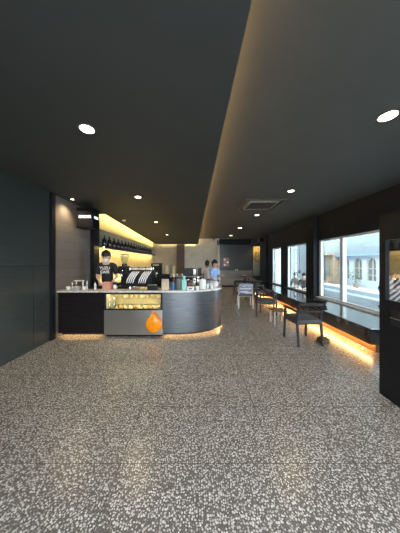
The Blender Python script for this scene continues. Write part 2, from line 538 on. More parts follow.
# left wall: dark tile, a black post, brown planks, then the bar's own wall
struct('wall_left', bx(BM(), XL - 0.2, XL, YF, 4.0, 0, ZC), 'wall_tile')
struct('trim_2', bx(BM(), XL - 0.1, XL + 0.045, 3.93, 4.04, 0, ZS), 'black')
struct('wall_left.001', bx(BM(), XL - 0.2, XL, 4.0, YA - 0.1, 0, ZC), 'wall_wood')
struct('trim_3', bx(BM(), XL - 0.2, XL + 0.10, YA - 0.30, YA, 0, ZS), 'black')
struct('wall_left.002', bx(BM(), XL - 0.2, XL, YA, YB, 0, 1.96), 'bar_wall')
struct('wall_left.003', bx(BM(), XL - 0.2, XL, YA, YB, 1.96, 2.53), 'bar_wall_top')
struct('wall_left.004', bx(BM(), XL - 0.2, XL + .02, YA, YB, 2.53, ZC), 'bar_wall')
# back of the bar
struct('wall_back', bx(BM(), XL - 0.2, -0.9, 12.95, YB, 0, ZC), 'concrete')
struct('trim_4', bx(BM(), -1.36, -0.86, 12.75, 12.95, 0, ZC), 'brown_wood')
struct('wall_back.001', bx(BM(), -0.86, 1.22, 12.85, YB, 0, ZC), 'pale_panel')
struct('trim_5', bx(BM(), 1.22, 1.36, 12.6, YB, 0, 2.62), 'pale_panel')
# far dark wall of the seating side
struct('wall_far', bx(BM(), 1.22, 4.42, 13.6, 13.8, 0, ZC), 'far_wall')
struct('trim_6', bx(BM(), 1.38, 3.5, 13.2, 13.6, 2.72, ZC), 'dark_wall')
struct('wall_alcove', bx(BM(), 4.36, 4.42, 12.0, 13.8, 0, ZC), 'dark_wall')

# window wall
WZ0, WZ1 = 0.44, 2.245
WIN = [(1.75, 3.25), (4.08, 6.42), (6.95, 8.72), (9.3, 10.45)]  # first opening is added, hidden by the door leaf, to light that corner
wb = BM()
ys = [YF]
for a, b in WIN: ys += [a, b]
ys.append(12.1)
for i in range(0, len(ys), 2):
    bx(wb, XW, XW + 0.2, ys[i], ys[i + 1], 0, ZC)
for a, b in WIN:
    bx(wb, XW, XW + 0.2, a, b, 0, WZ0)
    bx(wb, XW, XW + 0.2, a, b, WZ1, ZC)
struct('wall_right', wb, 'dark_wall')
struct('trim_7', bx(BM(), XW - 0.12, XW, 6.45, 6.90, 0, ZC), 'dark_wall')
struct('trim_8', bx(BM(), XW - 0.10, XW, 11.0, 12.1, 0, ZC), 'dark_wall')
struct('trim_9', bx(BM(), XW, 4.36, 12.0, 12.1, 0, ZC), 'dark_wall')
for i, (a, b) in enumerate(WIN):
    i -= 1                      # the first opening, nearest the door, is the added one
    w = bpy.data.objects.new('window_%d' % (i + 2), None); COL.objects.link(w)
    w.location = (XW + 0.08, (a + b) / 2, WZ0); w['kind'] = 'structure'
    fb = BM(); t = 0.05
    bx(fb, XW + .04, XW + .12, a, b, WZ0, WZ0 + t); bx(fb, XW + .04, XW + .12, a, b, WZ1 - t, WZ1)
    bx(fb, XW + .04, XW + .12, a, a + t, WZ0 + t, WZ1 - t); bx(fb, XW + .04, XW + .12, b - t * 1.8, b, WZ0 + t, WZ1 - t)
    obj('window_frame', fb, 'alum', w)
    if i == 0:
        obj('mullion', bx(BM(), XW + .03, XW + .13, 5.36, 5.47, WZ0 + t, WZ1 - t), 'alum', w)
        obj('pane', bx(BM(), XW + .075, XW + .081, a + t, 5.36, WZ0 + t, WZ1 - t), 'glass', w)
        obj('pane', bx(BM(), XW + .075, XW + .081, 5.47, b - t * 1.8, WZ0 + t, WZ1 - t), 'glass', w)
    else:
        obj('pane', bx(BM(), XW + .075, XW + .081, a + t, b - t * 1.8, WZ0 + t, WZ1 - t), 'glass', w)
    obj('window_sill', bx(BM(), XW - .06, XW + .04, a - .03, b + .03, WZ0 - .02, WZ0 + .012, 0.004), 'alum' if i == 0 else 'blackm', w)

# shopfront behind the viewer: side piers and a header round the open entrance; left pier widened to darken the counters
fb = BM()
bx(fb, XL - .2, -1.25, YF - .2, YF, 0, ZC); bx(fb, 3.45, XW + .2, YF - .2, YF, 0, ZC); bx(fb, -1.25, 3.45, YF - .2, YF, 2.7, ZC)
struct('wall_front', fb, 'dark_wall')
struct('ground_street', bx(BM(), -14, 12, -16, YF - .02, -0.12, -0.02), 'pave')
struct('ground_terrace', bx(BM(), XW + .2, 26, YF - .02, 34, -0.47, -0.35), 'ext_ground')

# door leaf standing open on the right
door = bpy.data.objects.new('door_1', None); COL.objects.link(door); door['kind'] = 'structure'
door.location = (2.16, 1.9, 0)
db = BM(); DX0, DX1, DY0, DY1 = 2.135, 2.185, 1.40, 2.355
GZ0, GZ1 = 1.12, 1.80
bx(db, DX0, DX1, DY0, DY1, 0.008, GZ0); bx(db, DX0, DX1, DY0, DY1, GZ1, 2.09)
bx(db, DX0, DX1, DY1 - .075, DY1, GZ0, GZ1); bx(db, DX0, DX1, DY0, DY0 + .1, GZ0, GZ1)
obj('door_leaf', db, 'black', door)
obj('pane', bx(BM(), 2.157, 2.163, DY0 + .1, DY1 - .075, GZ0, GZ1), 'doorglass', door)
hb = BM(); bx(hb, 2.118, 2.136, 2.10, 2.20, 0.86, 1.02, 0.006)
hd = obj('lock_plate', hb, 'blackm', door)
hb = BM(); tube(hb, [(2.135, 2.17, .95), (2.09, 2.17, .95), (2.082, 2.16, .95), (2.082, 2.04, .95)], .010)
obj('handle', hb, 'chrome', hd, True)

# ================================================================== LIGHT STRIPS (fixed to the ceiling slab)
def strip_bm(pts, z0, z1, dx, dy):
    """a thin lit ribbon that follows the slab's upper face"""
    bm = BM(); cols = []
    for x, y in pts:
        cols.append([bm.verts.new(q) for q in ((x, y, zs(y) + z0), (x, y, zs(y) + z1), (x + dx, y + dy, zs(y) + z1), (x + dx, y + dy, zs(y) + z0))])
    for a, c in zip(cols, cols[1:]):
        for k in range(4):
            bm.faces.new((a[k], a[(k + 1) % 4], c[(k + 1) % 4], c[k]))
    bm.faces.new(cols[0]); bm.faces.new(cols[-1][::-1])
    return bm
tag(obj('light_strip', strip_bm([(edge_x(y) - .12, y) for y in (YF + .1, YA, 12.6)], .037, .060, -.02, 0), 'led'), 'long warm strip light tucked along the open edge of the dark dropped ceiling', 'strip light')
tag(obj('light_strip', strip_bm([(XL + .265, YA + .05), (XL + .265, 12.6)], .037, .09, .02, 0), 'led_bar'),
    'yellow strip light in the ceiling gap above the row of bottles', 'strip light')
tag(obj('light_strip', strip_bm([(XL + .4, 12.66), (-.2, 12.66)], .037, .09, 0, -.02), 'led_bar'),
    'yellow strip light in the ceiling gap along the back wall of the bar', 'strip light')

# ================================================================== DOWNLIGHTS
def downlight(x, y, z, r, label, lens='lamp', power=30.0, blend=0.6, size=110):
    t = thing('ceiling_downlight', label, 'ceiling light', (x, y, z))
    b = BM(); lathe(b, [(r * .98, -.004), (r * 1.28, -.006), (r * 1.30, 0.0), (r * 1.0, 0.0)], (x, y, z), 24)
    obj('trim_ring', b, 'vent', t, True)
    b = BM(); lathe(b, [(0, -.004), (r * .7, -.006), (r * .97, -.004), (r * .97, .0)], (x, y, z), 24)
    obj('lens', b, lens, t, True)
    d = bpy.data.lights.new('downlight_beam', 'SPOT')
    d.energy = power * 1.2; d.color = LAMP; d.spot_size = math.radians(size); d.spot_blend = blend; d.shadow_soft_size = r
    o = bpy.data.objects.new('downlight_beam', d); o.location = (0, 0, -.02); o.parent = t
    COL.objects.link(o)
    return t
def on_ceiling(px, py, z):
    d = (z - EYE) * F / (CY - py)
    return (px - CX) / F * d, d
for px, py, r, lab, lens, pw in (
        (87, 129, .07, 'nearest and biggest warm downlight in the dark left ceiling', 'lamp', 45),
        (138, 197, .06, 'second warm downlight in the dark left ceiling, above the counter', 'lamp', 45),
        (156, 221, .06, 'third warm downlight in the dark left ceiling, past the light above the counter', 'lamp_far', 40),
        (167, 232, .06, 'fourth warm downlight deep in the dark left ceiling', 'lamp_far', 30)):
    x, y = on_ceiling(px, py, ZS)
    y = min(y, 10.8)
    downlight(x, y, zs(y), r, lab, lens, pw)
for px, py, r, lab, lens, pw in (
        (388, 116, .08, 'nearest warm downlight at the right edge of the grey right ceiling', 'lamp', 45),
        (291, 191, .06, 'warm downlight beyond the square air vent on the side of the windows', 'lamp', 40),
        (257, 215, .07, 'warm downlight in the right ceiling just past the square air vent', 'lamp_far', 40),
        (240, 228, .085, 'small warm downlight halfway down the right ceiling towards the far wall', 'lamp_far', 35),
        (231, 235.5, .085, 'farthest tiny warm downlight in the right ceiling beside the track light', 'lamp_far', 30)):
    x, y = on_ceiling(px, py, ZC)
    downlight(x, y, ZC, r, lab, lens, pw)
downlight(-2.74, 4.36, ZS, .03, 'tiny spotlight close to the brown plank wall by the hanging sign', 'lamp', 45, 0.8, 120)

# small smoke detector in the left ceiling
x, y = on_ceiling(124, 219, ZS); zd = zs(y)
t = thing('smoke_detector', 'small pale smoke detector in the dark left ceiling above the shelf of bottles', 'smoke detector', (x, y, zd))
obj('body', lathe(BM(), [(0, -.045), (.03, -.045), (.05, -.03), (.055, 0)], (x, y, zd), 20), 'white', t, True)
obj('mount_ring', lathe(BM(), [(.055, -.012), (.068, -.010), (.07, 0), (.055, 0)], (x, y, zd), 20), 'vent', t, True)

# air-conditioning cassette
ax, ay, ah = 1.62, 5.22, 0.50
t = thing('ceiling_air_conditioner', 'square grey air conditioning vent set into the right ceiling', 'air conditioner', (ax, ay, ZC))
b = BM()
for sx, sy, lx, ly in ((0, 1, 2 * ah, .07), (0, -1, 2 * ah, .07), (1, 0, .07, 2 * ah - .14), (-1, 0, .07, 2 * ah - .14)):
    box(b, (ax + sx * (ah - .035), ay + sy * (ah - .035), ZC - .018), (lx, ly, .036), bev=.006)
obj('frame', b, 'vent', t)
b = BM(); bx(b, ax - ah + .07, ax + ah - .07, ay - ah + .07, ay + ah - .07, ZC - .006, ZC - .002)
obj('backing', b, 'black', t)
for sx, sy in ((0, 1), (0, -1), (1, 0), (-1, 0)):
    b = BM()
    if sx == 0: box(b, (ax, ay + sy * .37, ZC - .026), (.70, .085, .010), rot=(sy * .45, 0, 0))
    else: box(b, (ax + sx * .37, ay, ZC - .026), (.085, .62, .010), rot=(0, -sx * .45, 0))
    obj('louvre', b, 'vent_pale', t)
b = BM()
for k in range(13):
    bx(b, ax - .28, ax + .28, ay - .27 + k * .045 - .008, ay - .27 + k * .045 + .008, ZC - .030, ZC - .014)
bx(b, ax - .30, ax - .28, ay - .30, ay + .30, ZC - .032, ZC - .008); bx(b, ax + .28, ax + .30, ay - .30, ay + .30, ZC - .032, ZC - .008)
bx(b, ax - .28, ax + .28, ay - .30, ay - .285, ZC - .032, ZC - .008); bx(b, ax - .28, ax + .28, ay + .285, ay + .30, ZC - .032, ZC - .008)
obj('intake_grille', b, 'vent', t)

# track light and camera dome far back
x, y = 1.25, 12.1
t = thing('track_light', 'black track light with two heads on the far right ceiling', 'track light', (x, y, ZC))
obj('track', bx(BM(), x - .45, x + .45, y - .02, y + .02, ZC - .035, ZC), 'blackm', t)
for dx, a in ((-.28, .5), (.12, -.4)):
    b = BM(); tube(b, [(x + dx, y, ZC - .035), (x + dx, y, ZC - .10)], .012, 8)
    lathe(b, [(.035, -.08), (.045, .08), (.04, .085)], (x + dx, y, ZC - .15), 14, (a, .5, 0))
    obj('lamp_head', b, 'chrome' if dx < 0 else 'blackm', t, True)
t = thing('wall_speaker', 'black box speaker high in the far corner by the window wall', 'speaker', (3.66, 11.6, 2.80))
obj('cabinet', box(BM(), (3.60, 11.55, 2.80), (.26, .30, .20), bev=.02, rz=.3), 'black', t)
obj('bracket', tube(BM(), [(3.60, 11.55, 2.90), (3.60, 11.6, 3.0), (3.66, 11.6, ZC)], .018, 8), 'blackm', t)

# ================================================================== HANGING SIGN
x0, x1, yy0, yy1, z0, z1 = -2.80, -2.42, 4.60, 4.90, 2.34, 2.80
t = thing('hanging_sign', 'black box sign with lit white letters hung from the ceiling over the counter', 'sign', ((x0 + x1) / 2, 4.75, z0))
obj('case', bx(BM(), x0, x1, yy0, yy1, z0, z1, .008), 'signbox', t)
for dx in (.10, .28):
    obj('hanger_rod', tube(BM(), [(x0 + dx, 4.75, z1 - .005), (x0 + dx, 4.75, ZS)], .010, 8), 'blackm', t, True)
obj('lettering', text_bm('ORDER', .088, .002, (x0 + .20, yy0 - .003, z0 + .25), (PI / 2, 0, 0), bold=.002), 'signlight', t)
obj('lettering', text_bm('HERE', .080, .002, (x1 + .003, 4.75, z0 + .25), (PI / 2, 0, PI / 2), bold=.002), 'signlight', t)

# ================================================================== COUNTER
YC, ZT = 4.12, 0.955
# dark straight section
t = thing('counter_cabinet', 'dark wood straight counter front glowing underneath, left of the cake display', 'counter', (-2.4, 4.45, 0))
obj('front_panel', bx(BM(), XL + .02, -1.945, YC + .03, YC + .06, .075, ZT - .035), 'counter_dark', t)
obj('carcass', bx(BM(), XL + .02, -1.945, YC + .06, 4.74, .10, ZT - .035), 'counter_dark', t)
obj('toe_kick', bx(BM(), XL + .02, -1.945, YC + .16, 4.76, 0, .10), 'black', t)
obj('light_strip', bx(BM(), XL + .06, -1.99, YC + .075, YC + .095, .085, .098), 'led_floor', t)
# curved section
def arc(inset, a=1.17, b=.66, cx=-.60, n=28, ystart=YC):
    pts = []
    for i in range(n + 1):
        th = PI / 2 * i / n
        pts.append((cx + (a - inset) * math.sin(th), ystart + b - (b - inset) * math.cos(th)))
    return pts
def curve_poly(inset, x_left, y_end, inner=.72):
    p = [(x_left, YC + inset)] + arc(inset) + [(.57 - inset, y_end)]
    p += [(.57 - inner, y_end), (.57 - inner, 5.05), (-.45, 4.80), (x_left, 4.80)]
    return p
def curve_band(d0, d1, x_left, y_end):
    a = [(x_left, YC + d0)] + arc(d0) + [(.57 - d0, y_end)]
    b = [(x_left, YC + d1)] + arc(d1) + [(.57 - d1, y_end)]
    return a + b[::-1]
t = thing('curved_counter', 'rounded brushed grey metal counter end glowing underneath, right of the cake display', 'counter', (-.1, 4.7, 0))
obj('front_panel', prism(BM(), curve_band(.02, .05, -.735, 6.6), .075, ZT - .035), 'counter_steel', t, True, 30)
obj('carcass', prism(BM(), curve_poly(.05, -.735, 6.6, .70), .10, ZT - .035), 'black', t)
obj('toe_kick', prism(BM(), curve_poly(.16, -.735, 6.55, .66), 0, .10), 'black', t)
obj('light_strip', prism(BM(), curve_band(.065, .085, -.74, 6.5), .085, .098), 'led_floor', t)
# the one worktop over all of it
b = prism(BM(), [(XL + .01, YC)] + [(-.735, YC)] + arc(0) + [(.57, 6.62), (-.25, 6.62), (-.25, 5.02), (-.45, 4.82), (XL + .01, 4.82)], ZT - .033, ZT)
tag(obj('worktop', b, 'marble'), 'long speckled pale stone worktop running over counters and cake display', 'worktop')

# display case
CX0, CX1 = -1.94, -.74
t = thing('display_case', 'glass cake display case with brushed steel base set in the counter', 'display case', ((CX0 + CX1) / 2, 4.4, 0))
obj('base', bx(BM(), CX0, CX1, YC + .01, 4.78, .045, .555, .004), 'steel', t)
obj('plinth', bx(BM(), CX0 + .03, CX1 - .03, YC + .05, 4.74, 0, .045), 'black', t)
b = BM()
for xx in (CX0, CX1 - .03):
    bx(b, xx, xx + .03, YC + .01, YC + .045, .555, ZT - .036); bx(b, xx, xx + .03, 4.74, 4.78, .555, ZT - .036)
bx(b, CX0 + .03, CX1 - .03, YC + .01, YC + .045, ZT - .075, ZT - .036)
bx(b, CX0 + .03, CX1 - .03, YC + .01, YC + .045, .555, .578)
bx(b, CX0 + .0, CX0 + .03, YC + .045, 4.74, ZT - .075, ZT - .036); bx(b, CX1 - .03, CX1, YC + .045, 4.74, ZT - .075, ZT - .036)
obj('frame', b, 'black', t)
obj('front_glass', bx(BM(), CX0 + .03, CX1 - .03, YC + .018, YC + .024, .578, ZT - .075), 'caseglass', t)
obj('back_panel', bx(BM(), CX0 + .03, CX1 - .03, 4.755, 4.775, .555, ZT - .036), 'bar_wall', t)
for xx in (CX0 + .031, CX1 - .039):
    obj('side_panel', bx(BM(), xx, xx + .008, YC + .045, 4.74, .555, ZT - .036), 'bar_wall', t)
obj('shelf', bx(BM(), CX0 + .03, CX1 - .03, YC + .32, 4.75, .735, .741), 'caseglass', t)
obj('light_strip', bx(BM(), CX0 + .05, CX1 - .05, YC + .06, YC + .085, ZT - .06, ZT - .037), 'led_case', t)
# pastries
def croissant_bm():
    b = BM(); pts, rad = [], []
    for k in range(11):
        a = -1.15 + 2.3 * k / 10
        pts.append((.055 * math.sin(a) * 1.1, .045 - .05 * math.cos(a), .026)); rad.append(.010 + .020 * max(0, math.cos(a * 1.2)) * (1 + .14 * (k % 2)))
    return tube(b, pts, rad, 12)
def bun_bm(s):
    b = BM(); ball(b, (0, 0, .030), (.050, .046, .032), .18, seed=s); return b
def cake_bm():
    b = BM(); prism(b, [(0, -.05), (.045, .05), (-.045, .05)], 0, .06); return b
protos = []
def pastry(kind, loc, rz):
    if kind == 'croissant': o = obj('croissant', croissant_bm(), 'bread', None, True)
    elif kind == 'bun': o = obj('bread_bun', bun_bm(len(protos)), 'bread2', None, True)
    else: o = obj('cake_slice', cake_bm(), 'bread2')
    protos.append(o); o.location = loc; o.rotation_euler = (0, 0, rz)
    return o
grp = {'croissant': ('golden crescent pastry on the floor of the lit cake display', 'pastry', 'croissants in the cake display'),
       'bun': ('pale round bun piled in the front of the lit cake display', 'pastry', 'buns in the cake display')}
base = {}
k = 0
for row, (yy, zz) in enumerate(((4.22, .557), (4.33, .557))):
    for i in range(9):
        xx = -1.72 + i * .103 + row * .04
        kind = 'bun' if (i + row) % 3 != 1 else 'croissant'
        if kind not in base:
            base[kind] = pastry(kind, (xx, yy, zz), 0); o = base[kind]
        else:
            o = base[kind].copy(); COL.objects.link(o)
        o.location = (xx, yy, zz); o.rotation_euler = (0, 0, random.uniform(-.3, .3)); s = random.uniform(.80, .92); o.scale = (s, s, s * 1.15)
        tag(o, *grp[kind])
cs = None
for i in range(7):
    xx = -1.66 + i * .125
    if cs is None: cs = pastry('cake', (xx, 4.56, .742), 0); o = cs
    else: o = cs.copy(); COL.objects.link(o)
    o.location = (xx, 4.57, .742); o.rotation_euler = (0, 0, (-.3, .2, .4)[i % 3])
    tag(o, 'pale wedge of cake on the glass shelf of the cake display', 'cake', 'cake slices in the cake display')
jar0 = None
for i, (xx, yy) in enumerate(((-1.855, 4.20), (-1.80, 4.30), (-1.85, 4.40))):
    if jar0 is None:
        jar0 = thing('drink_bottle', 'small clear drink bottle at the left end inside the cake display', 'bottle', (xx, yy, .556), 0, 'drink bottles in the cake display')
        obj('glass_body', lathe(BM(), [(.026, 0), (.028, .01), (.028, .12), (.014, .16), (.013, .19)], (xx, yy, .556), 14), 'jarglass', jar0, True)
        obj('cap', lathe(BM(), [(.016, .19), (.016, .215), (0, .218)], (xx, yy, .556), 14), 'white', jar0, True)
    else:
        dup(jar0, (xx, yy, .556))

# orange carrier bag hung at the front corner of the case
from mathutils import noise
bxx, bzz = -.90, .30
t = thing('carrier_bag', 'crumpled bright orange bag hanging on the right corner of the steel display base', 'bag', (bxx, YC - .06, bzz - .19))
b = BM(); ball(b, (0, 0, 0), (1, 1, 1), seg=28, rings=20)
for v in b.verts:
    z = v.co.z
    w = .165 * (1 - .28 * max(0, z)) * (1.0 if z < .3 else 1 - .25 * (z - .3) / .7)
    nn = noise.noise(v.co * 2.6) * .16 + noise.noise(v.co * 6) * .08
    v.co = Vector((v.co.x * w * (1 + nn), v.co.y * .052 * (1 + nn * 1.6), z * .19 * (1 + nn * .4)))
bmesh.ops.translate(b, vec=(bxx, YC - .056, bzz), verts=b.verts[:])
obj('bag_body', b, 'orange', t, True, 80)
b = BM(); tube(b, [(bxx - .05, YC - .05, bzz + .15), (bxx - .04, YC - .03, bzz + .22), (bxx, YC - .012, bzz + .25), (bxx + .04, YC - .03, bzz + .22), (bxx + .05, YC - .05, bzz + .15)], .008, 8)
tube(b, [(bxx, YC + .012, bzz + .25), (bxx, YC - .02, bzz + .25)], .006, 8)
obj('handle', b, 'orange', t, True)

# ================================================================== WALL SHELF WITH BOTTLES
t = thing('wall_shelf', 'long black shelf carrying dark bottles along the yellow lit bar wall', 'shelf', (XL + .12, 9, 1.98))
obj('board', bx(BM(), XL, XL + .24, YA + .05, 12.6, 1.985, 2.015), 'black', t)
obj('light_strip', bx(BM(), XL + .16, XL + .20, YA + .1, 12.5, 1.968, 1.984), 'led_bar', t)
obj('lip', bx(BM(), XL + .22, XL + .24, YA + .05, 12.6, 1.95, 1.985), 'black', t)
bt = None
for i in range(18):
    yy = 5.98 + i * .345
    if bt is None:
        bt = thing('wine_bottle', 'dark glass bottle standing in the row on the long bar wall shelf', 'bottle', (XL + .12, yy, 2.0155), 0, 'dark bottles on the bar shelf')
        c = (XL + .12, yy, 2.0155)
        obj('glass_body', lathe(BM(), [(.060, 0), (.064, .01), (.064, .17), (.055, .205), (.024, .245), (.020, .29)], c, 18), 'bottle', bt, True)
        obj('neck_cap', lathe(BM(), [(.023, .27), (.023, .325), (.018, .330)], c, 14), 'black', bt, True)
    else:
        dup(bt, (XL + .12, yy, 2.0155))
t = thing('uplight_counter', 'low black counter added below the bottles to hold a bar wall uplight', 'counter', (-2.7, 9, 0))
obj('cabinet', bx(BM(), XL + .02, XL + .50, 6.0, 12.4, 0, .90), 'black', t)
obj('top', bx(BM(), XL + .08, XL + .52, 5.98, 12.42, .90, .93), 'steel', t)
obj('light_strip', bx(BM(), XL + .05, XL + .065, 6.0, 12.4, .905, .93), 'led_bar', t)  # added hidden uplight that brightens the lower bar wall
# ================================================================== BACK COUNTER
t = thing('back_counter', 'black back counter behind the bar carrying two grey ovens', 'counter', (-.75, 8.5, 0))
obj('body', bx(BM(), -2.2, .42, 8.2, 8.75, 0, .93), 'black', t)
obj('top', bx(BM(), -2.22, .44, 8.17, 8.77, .93, .96, .005), 'steel', t)
for xx, ww, lab in ((-.32, .50, 'grey oven on the left of the pair on the back counter'), (.20, .44, 'grey oven on the right of the pair on the back counter')):
    t = thing('counter_oven', lab, 'oven', (xx, 8.5, .961))
    obj('case', bx(BM(), xx - ww / 2, xx + ww / 2, 8.25, 8.7, .975, 1.29, .01), 'vent', t)
    obj('door', bx(BM(), xx - ww / 2 + .03, xx + ww / 2 - .14, 8.235, 8.25, 1.01, 1.26, .004), 'blackm', t)
    obj('handle', tube(BM(), [(xx - ww / 2 + .05, 8.22, 1.245), (xx + ww / 2 - .16, 8.22, 1.245)], .009, 8), 'chrome', t)
    obj('control_panel', bx(BM(), xx + ww / 2 - .12, xx + ww / 2 - .02, 8.240, 8.25, 1.01, 1.26), 'steel', t)
    for dx in (-1, 1):
        obj('foot', bx(BM(), xx + dx * (ww / 2 - .05) - .02, xx + dx * (ww / 2 - .05) + .02, 8.28, 8.66, .961, .976), 'black', t)
# black coffee brewer + fridge-like stack left on the back counter
t = thing('coffee_brewer', 'tall black filter coffee brewer on the back counter below the grey wall', 'coffee brewer', (-1.75, 8.45, .961))
b = BM(); bx(b, -1.95, -1.55, 8.3, 8.7, .961, 1.0); bx(b, -1.95, -1.55, 8.52, 8.7, 1.0, 1.45); bx(b, -1.95, -1.55, 8.3, 8.7, 1.36, 1.5, .01)
obj('body', b, 'black', t)
obj('jug', lathe(BM(), [(.08, 0), (.09, .03), (.085, .14), (.05, .20)], (-1.75, 8.40, 1.001), 18), 'jarglass', t, True)
obj('control_panel', bx(BM(), -1.88, -1.62, 8.295, 8.302, 1.39, 1.46), 'steel', t)
for xx, h, mt, lab in ((-1.30, .44, 'cream', 'tall beige paper packet on the back counter, left of a taller grey packet'),
                       (-1.14, .50, 'greygreen', 'tall grey green packet standing between two beige packets'),
                       (-1.0, .42, 'bar_wall', 'narrow cream packet on the back counter beside the brown pillar')):
    b = BM(); bx(b, xx - .055, xx + .055, 8.36, 8.44, .961, .961 + h * .86)
    prism(b, [(xx - .055, 8.36), (xx + .055, 8.36), (xx + .055, 8.44), (xx - .055, 8.44)], .961 + h * .86, .961 + h * .861)
    bx(b, xx - .055, xx + .055, 8.393, 8.407, .961 + h * .86, .961 + h)
    tag(obj('paper_packet', b, mt), lab, 'packet')

# ================================================================== MACHINES ON THE WORKTOP
# grinder
gx, gy = -1.69, 4.60
t = thing('coffee_grinder', 'black coffee grinder with a clear cone hopper beside the barista', 'coffee grinder', (gx, gy, ZT))
b = BM(); bx(b, gx - .12, gx + .12, gy - .14, gy + .14, ZT, ZT + .05, .01); bx(b, gx - .08, gx + .08, gy - .02, gy + .13, ZT + .05, ZT + .33, .012); bx(b, gx - .10, gx + .10, gy - .14, gy + .13, ZT + .33, ZT + .50, .02)
obj('body', b, 'black', t)
obj('collar', lathe(BM(), [(.06, 0), (.06, .05), (.045, .06)], (gx, gy, ZT + .50), 18), 'blackm', t, True)
obj('hopper', lathe(BM(), [(.045, 0), (.10, .15), (.105, .20)], (gx, gy, ZT + .56), 20), 'jarglass', t, True)
obj('lid', lathe(BM(), [(.11, 0), (.112, .012), (.02, .022), (0, .024)], (gx, gy, ZT + .76), 20), 'black', t, True)
obj('spout', tube(BM(), [(gx, gy - .13, ZT + .40), (gx, gy - .17, ZT + .36), (gx, gy - .17, ZT + .29)], .025, 10), 'chrome', t, True)
# espresso machine: seen from its back, slanted chrome slats on a black body
ex, ey = -1.28, 4.56
t = thing('espresso_machine', 'black espresso machine with slanted chrome slats and cups on top', 'espresso machine', (ex, ey, ZT))
b = BM()
prof = [(-.20, .06), (.20, .06), (.20, .34), (.10, .42), (-.10, .42), (-.22, .30)]
lo = [b.verts.new((ex - .265, ey + p[0], ZT + p[1])) for p in prof]; hi = [b.verts.new((ex + .265, ey + p[0], ZT + p[1])) for p in prof]
for i in range(6): b.faces.new((lo[i], lo[(i + 1) % 6], hi[(i + 1) % 6], hi[i]))
b.faces.new(lo[::-1]); b.faces.new(hi)
obj('body', b, 'black', t)
for fx in (-.22, .22):
    for fy in (-.14, .14):
        obj('foot', lathe(BM(), [(.025, 0), (.022, .062)], (ex + fx, ey + fy, ZT), 12), 'chrome', t, True)
for grpx in (-.155, .105):
    for k in range(4):
        xx = ex + grpx - .06 + k * .044
        b = BM(); tube(b, [(xx - .045, ey - .245, ZT + .14), (xx - .02, ey - .262, ZT + .22), (xx + .04, ey - .245, ZT + .33), (xx + .075, ey - .18, ZT + .385)], [.009, .014, .014, .009], 8)
        obj('chrome_slat', b, 'white', t, True)
obj('cup_rail', tube(BM(), [(ex - .24, ey - .09, ZT + .47), (ex + .24, ey - .09, ZT + .47), (ex + .24, ey + .09, ZT + .47), (ex - .24, ey + .09, ZT + .47), (ex - .24, ey - .09, ZT + .47)], .008, 8), 'chrome', t, True)
b = BM()
for fx in (-.24, .24):
    for fy in (-.09, .09): tube(b, [(ex + fx, ey + fy, ZT + .41), (ex + fx, ey + fy, ZT + .47)], .007, 8)
obj('rail_post', b, 'chrome', t)
cup = None
for i in range(6):
    c = (ex - .20 + i * .08, ey + (-.03 if i % 2 else .04), ZT + .4215)
    if cup is None:
        cup = thing('espresso_cup', 'small white cup upside down on top of the espresso machine', 'cup', c, 0, 'cups on the espresso machine')
        obj('bowl', lathe(BM(), [(.036, 0), (.034, .03), (.022, .055), (.018, .06)], c, 16), 'white', cup, True)
        obj('handle', tube(BM(), [(c[0] + .033, c[1], c[2] + .012), (c[0] + .052, c[1], c[2] + .02), (c[0] + .048, c[1], c[2] + .042), (c[0] + .026, c[1], c[2] + .046)], .005, 6), 'white', cup, True)
    else: dup(cup, c, i * .7)
# second hopper grinder behind the machine
gx, gy = -1.06, 5.45
# till and other black kit between machine and jars
t = thing('till_screen', 'black till screen on a stand turned away, right of the espresso machine', 'till', (-.80, 4.66, ZT))
b = BM(); bx(b, -.90, -.70, 4.58, 4.76, ZT, ZT + .02, .006); obj('base', b, 'black', t)
obj('stem', tube(BM(), [(-.80, 4.68, ZT + .02), (-.80, 4.66, ZT + .16)], .02, 10), 'blackm', t, True)
obj('screen', box(BM(), (-.80, 4.64, ZT + .22), (.30, .025, .21), bev=.006, rot=(.3, 0, 0)), 'black', t)
t = thing('knock_box', 'low black box on the worktop between espresso machine and till', 'box', (-.97, 4.30, ZT))
obj('bin', bx(BM(), -1.06, -.86, 4.17, 4.28, ZT, ZT + .10, .012), 'black', t)
obj('knock_bar', tube(BM(), [(-1.05, 4.225, ZT + .108), (-.87, 4.225, ZT + .108)], .012, 10), 'greygreen', t, True)

def cyl_item(name, label, cat, x, y, r, h, m, lid=None, group=None, taper=1.0):
    t = thing(name, label, cat, (x, y, ZT), 0, group)
    obj('body', lathe(BM(), [(r * .92 * taper, 0), (r * taper, .01), (r, h * .9), (r * .96, h)], (x, y, ZT), 20), m, t, True)
    if lid: obj('lid', lathe(BM(), [(r * 1.03, 0), (r * 1.03, .022), (r * .3, .03), (r * .2, .045), (0, .047)], (x, y, ZT + h), 20), lid, t, True)
    return t
def cup_item(label, x, y, r, h, m, group=None):
    t = thing('cup', label, 'cup', (x, y, ZT), 0, group)
    obj('bowl', lathe(BM(), [(r * .66, 0), (r * .7, .006), (r, h), (r * .92, h), (r * .62, .012), (0, .010)], (x, y, ZT), 18), m, t, True)
    obj('handle', tube(BM(), [(x + r * .85, y, ZT + h * .75), (x + r * 1.45, y, ZT + h * .7), (x + r * 1.4, y, ZT + h * .35), (x + r * .74, y, ZT + h * .25)], .006, 6), m, t, True)
    return t
t = thing('pastry_box', 'beige open card box on the worktop right of the till screen', 'box', (-.70, 4.36, ZT))
b = BM(); bx(b, -.78, -.62, 4.29, 4.43, ZT, ZT + .17); obj('carton', b, 'cream', t)
obj('flap', box(BM(), (-.70, 4.285, ZT + .20), (.15, .008, .07), rot=(.5, 0, 0)), 'cream', t)
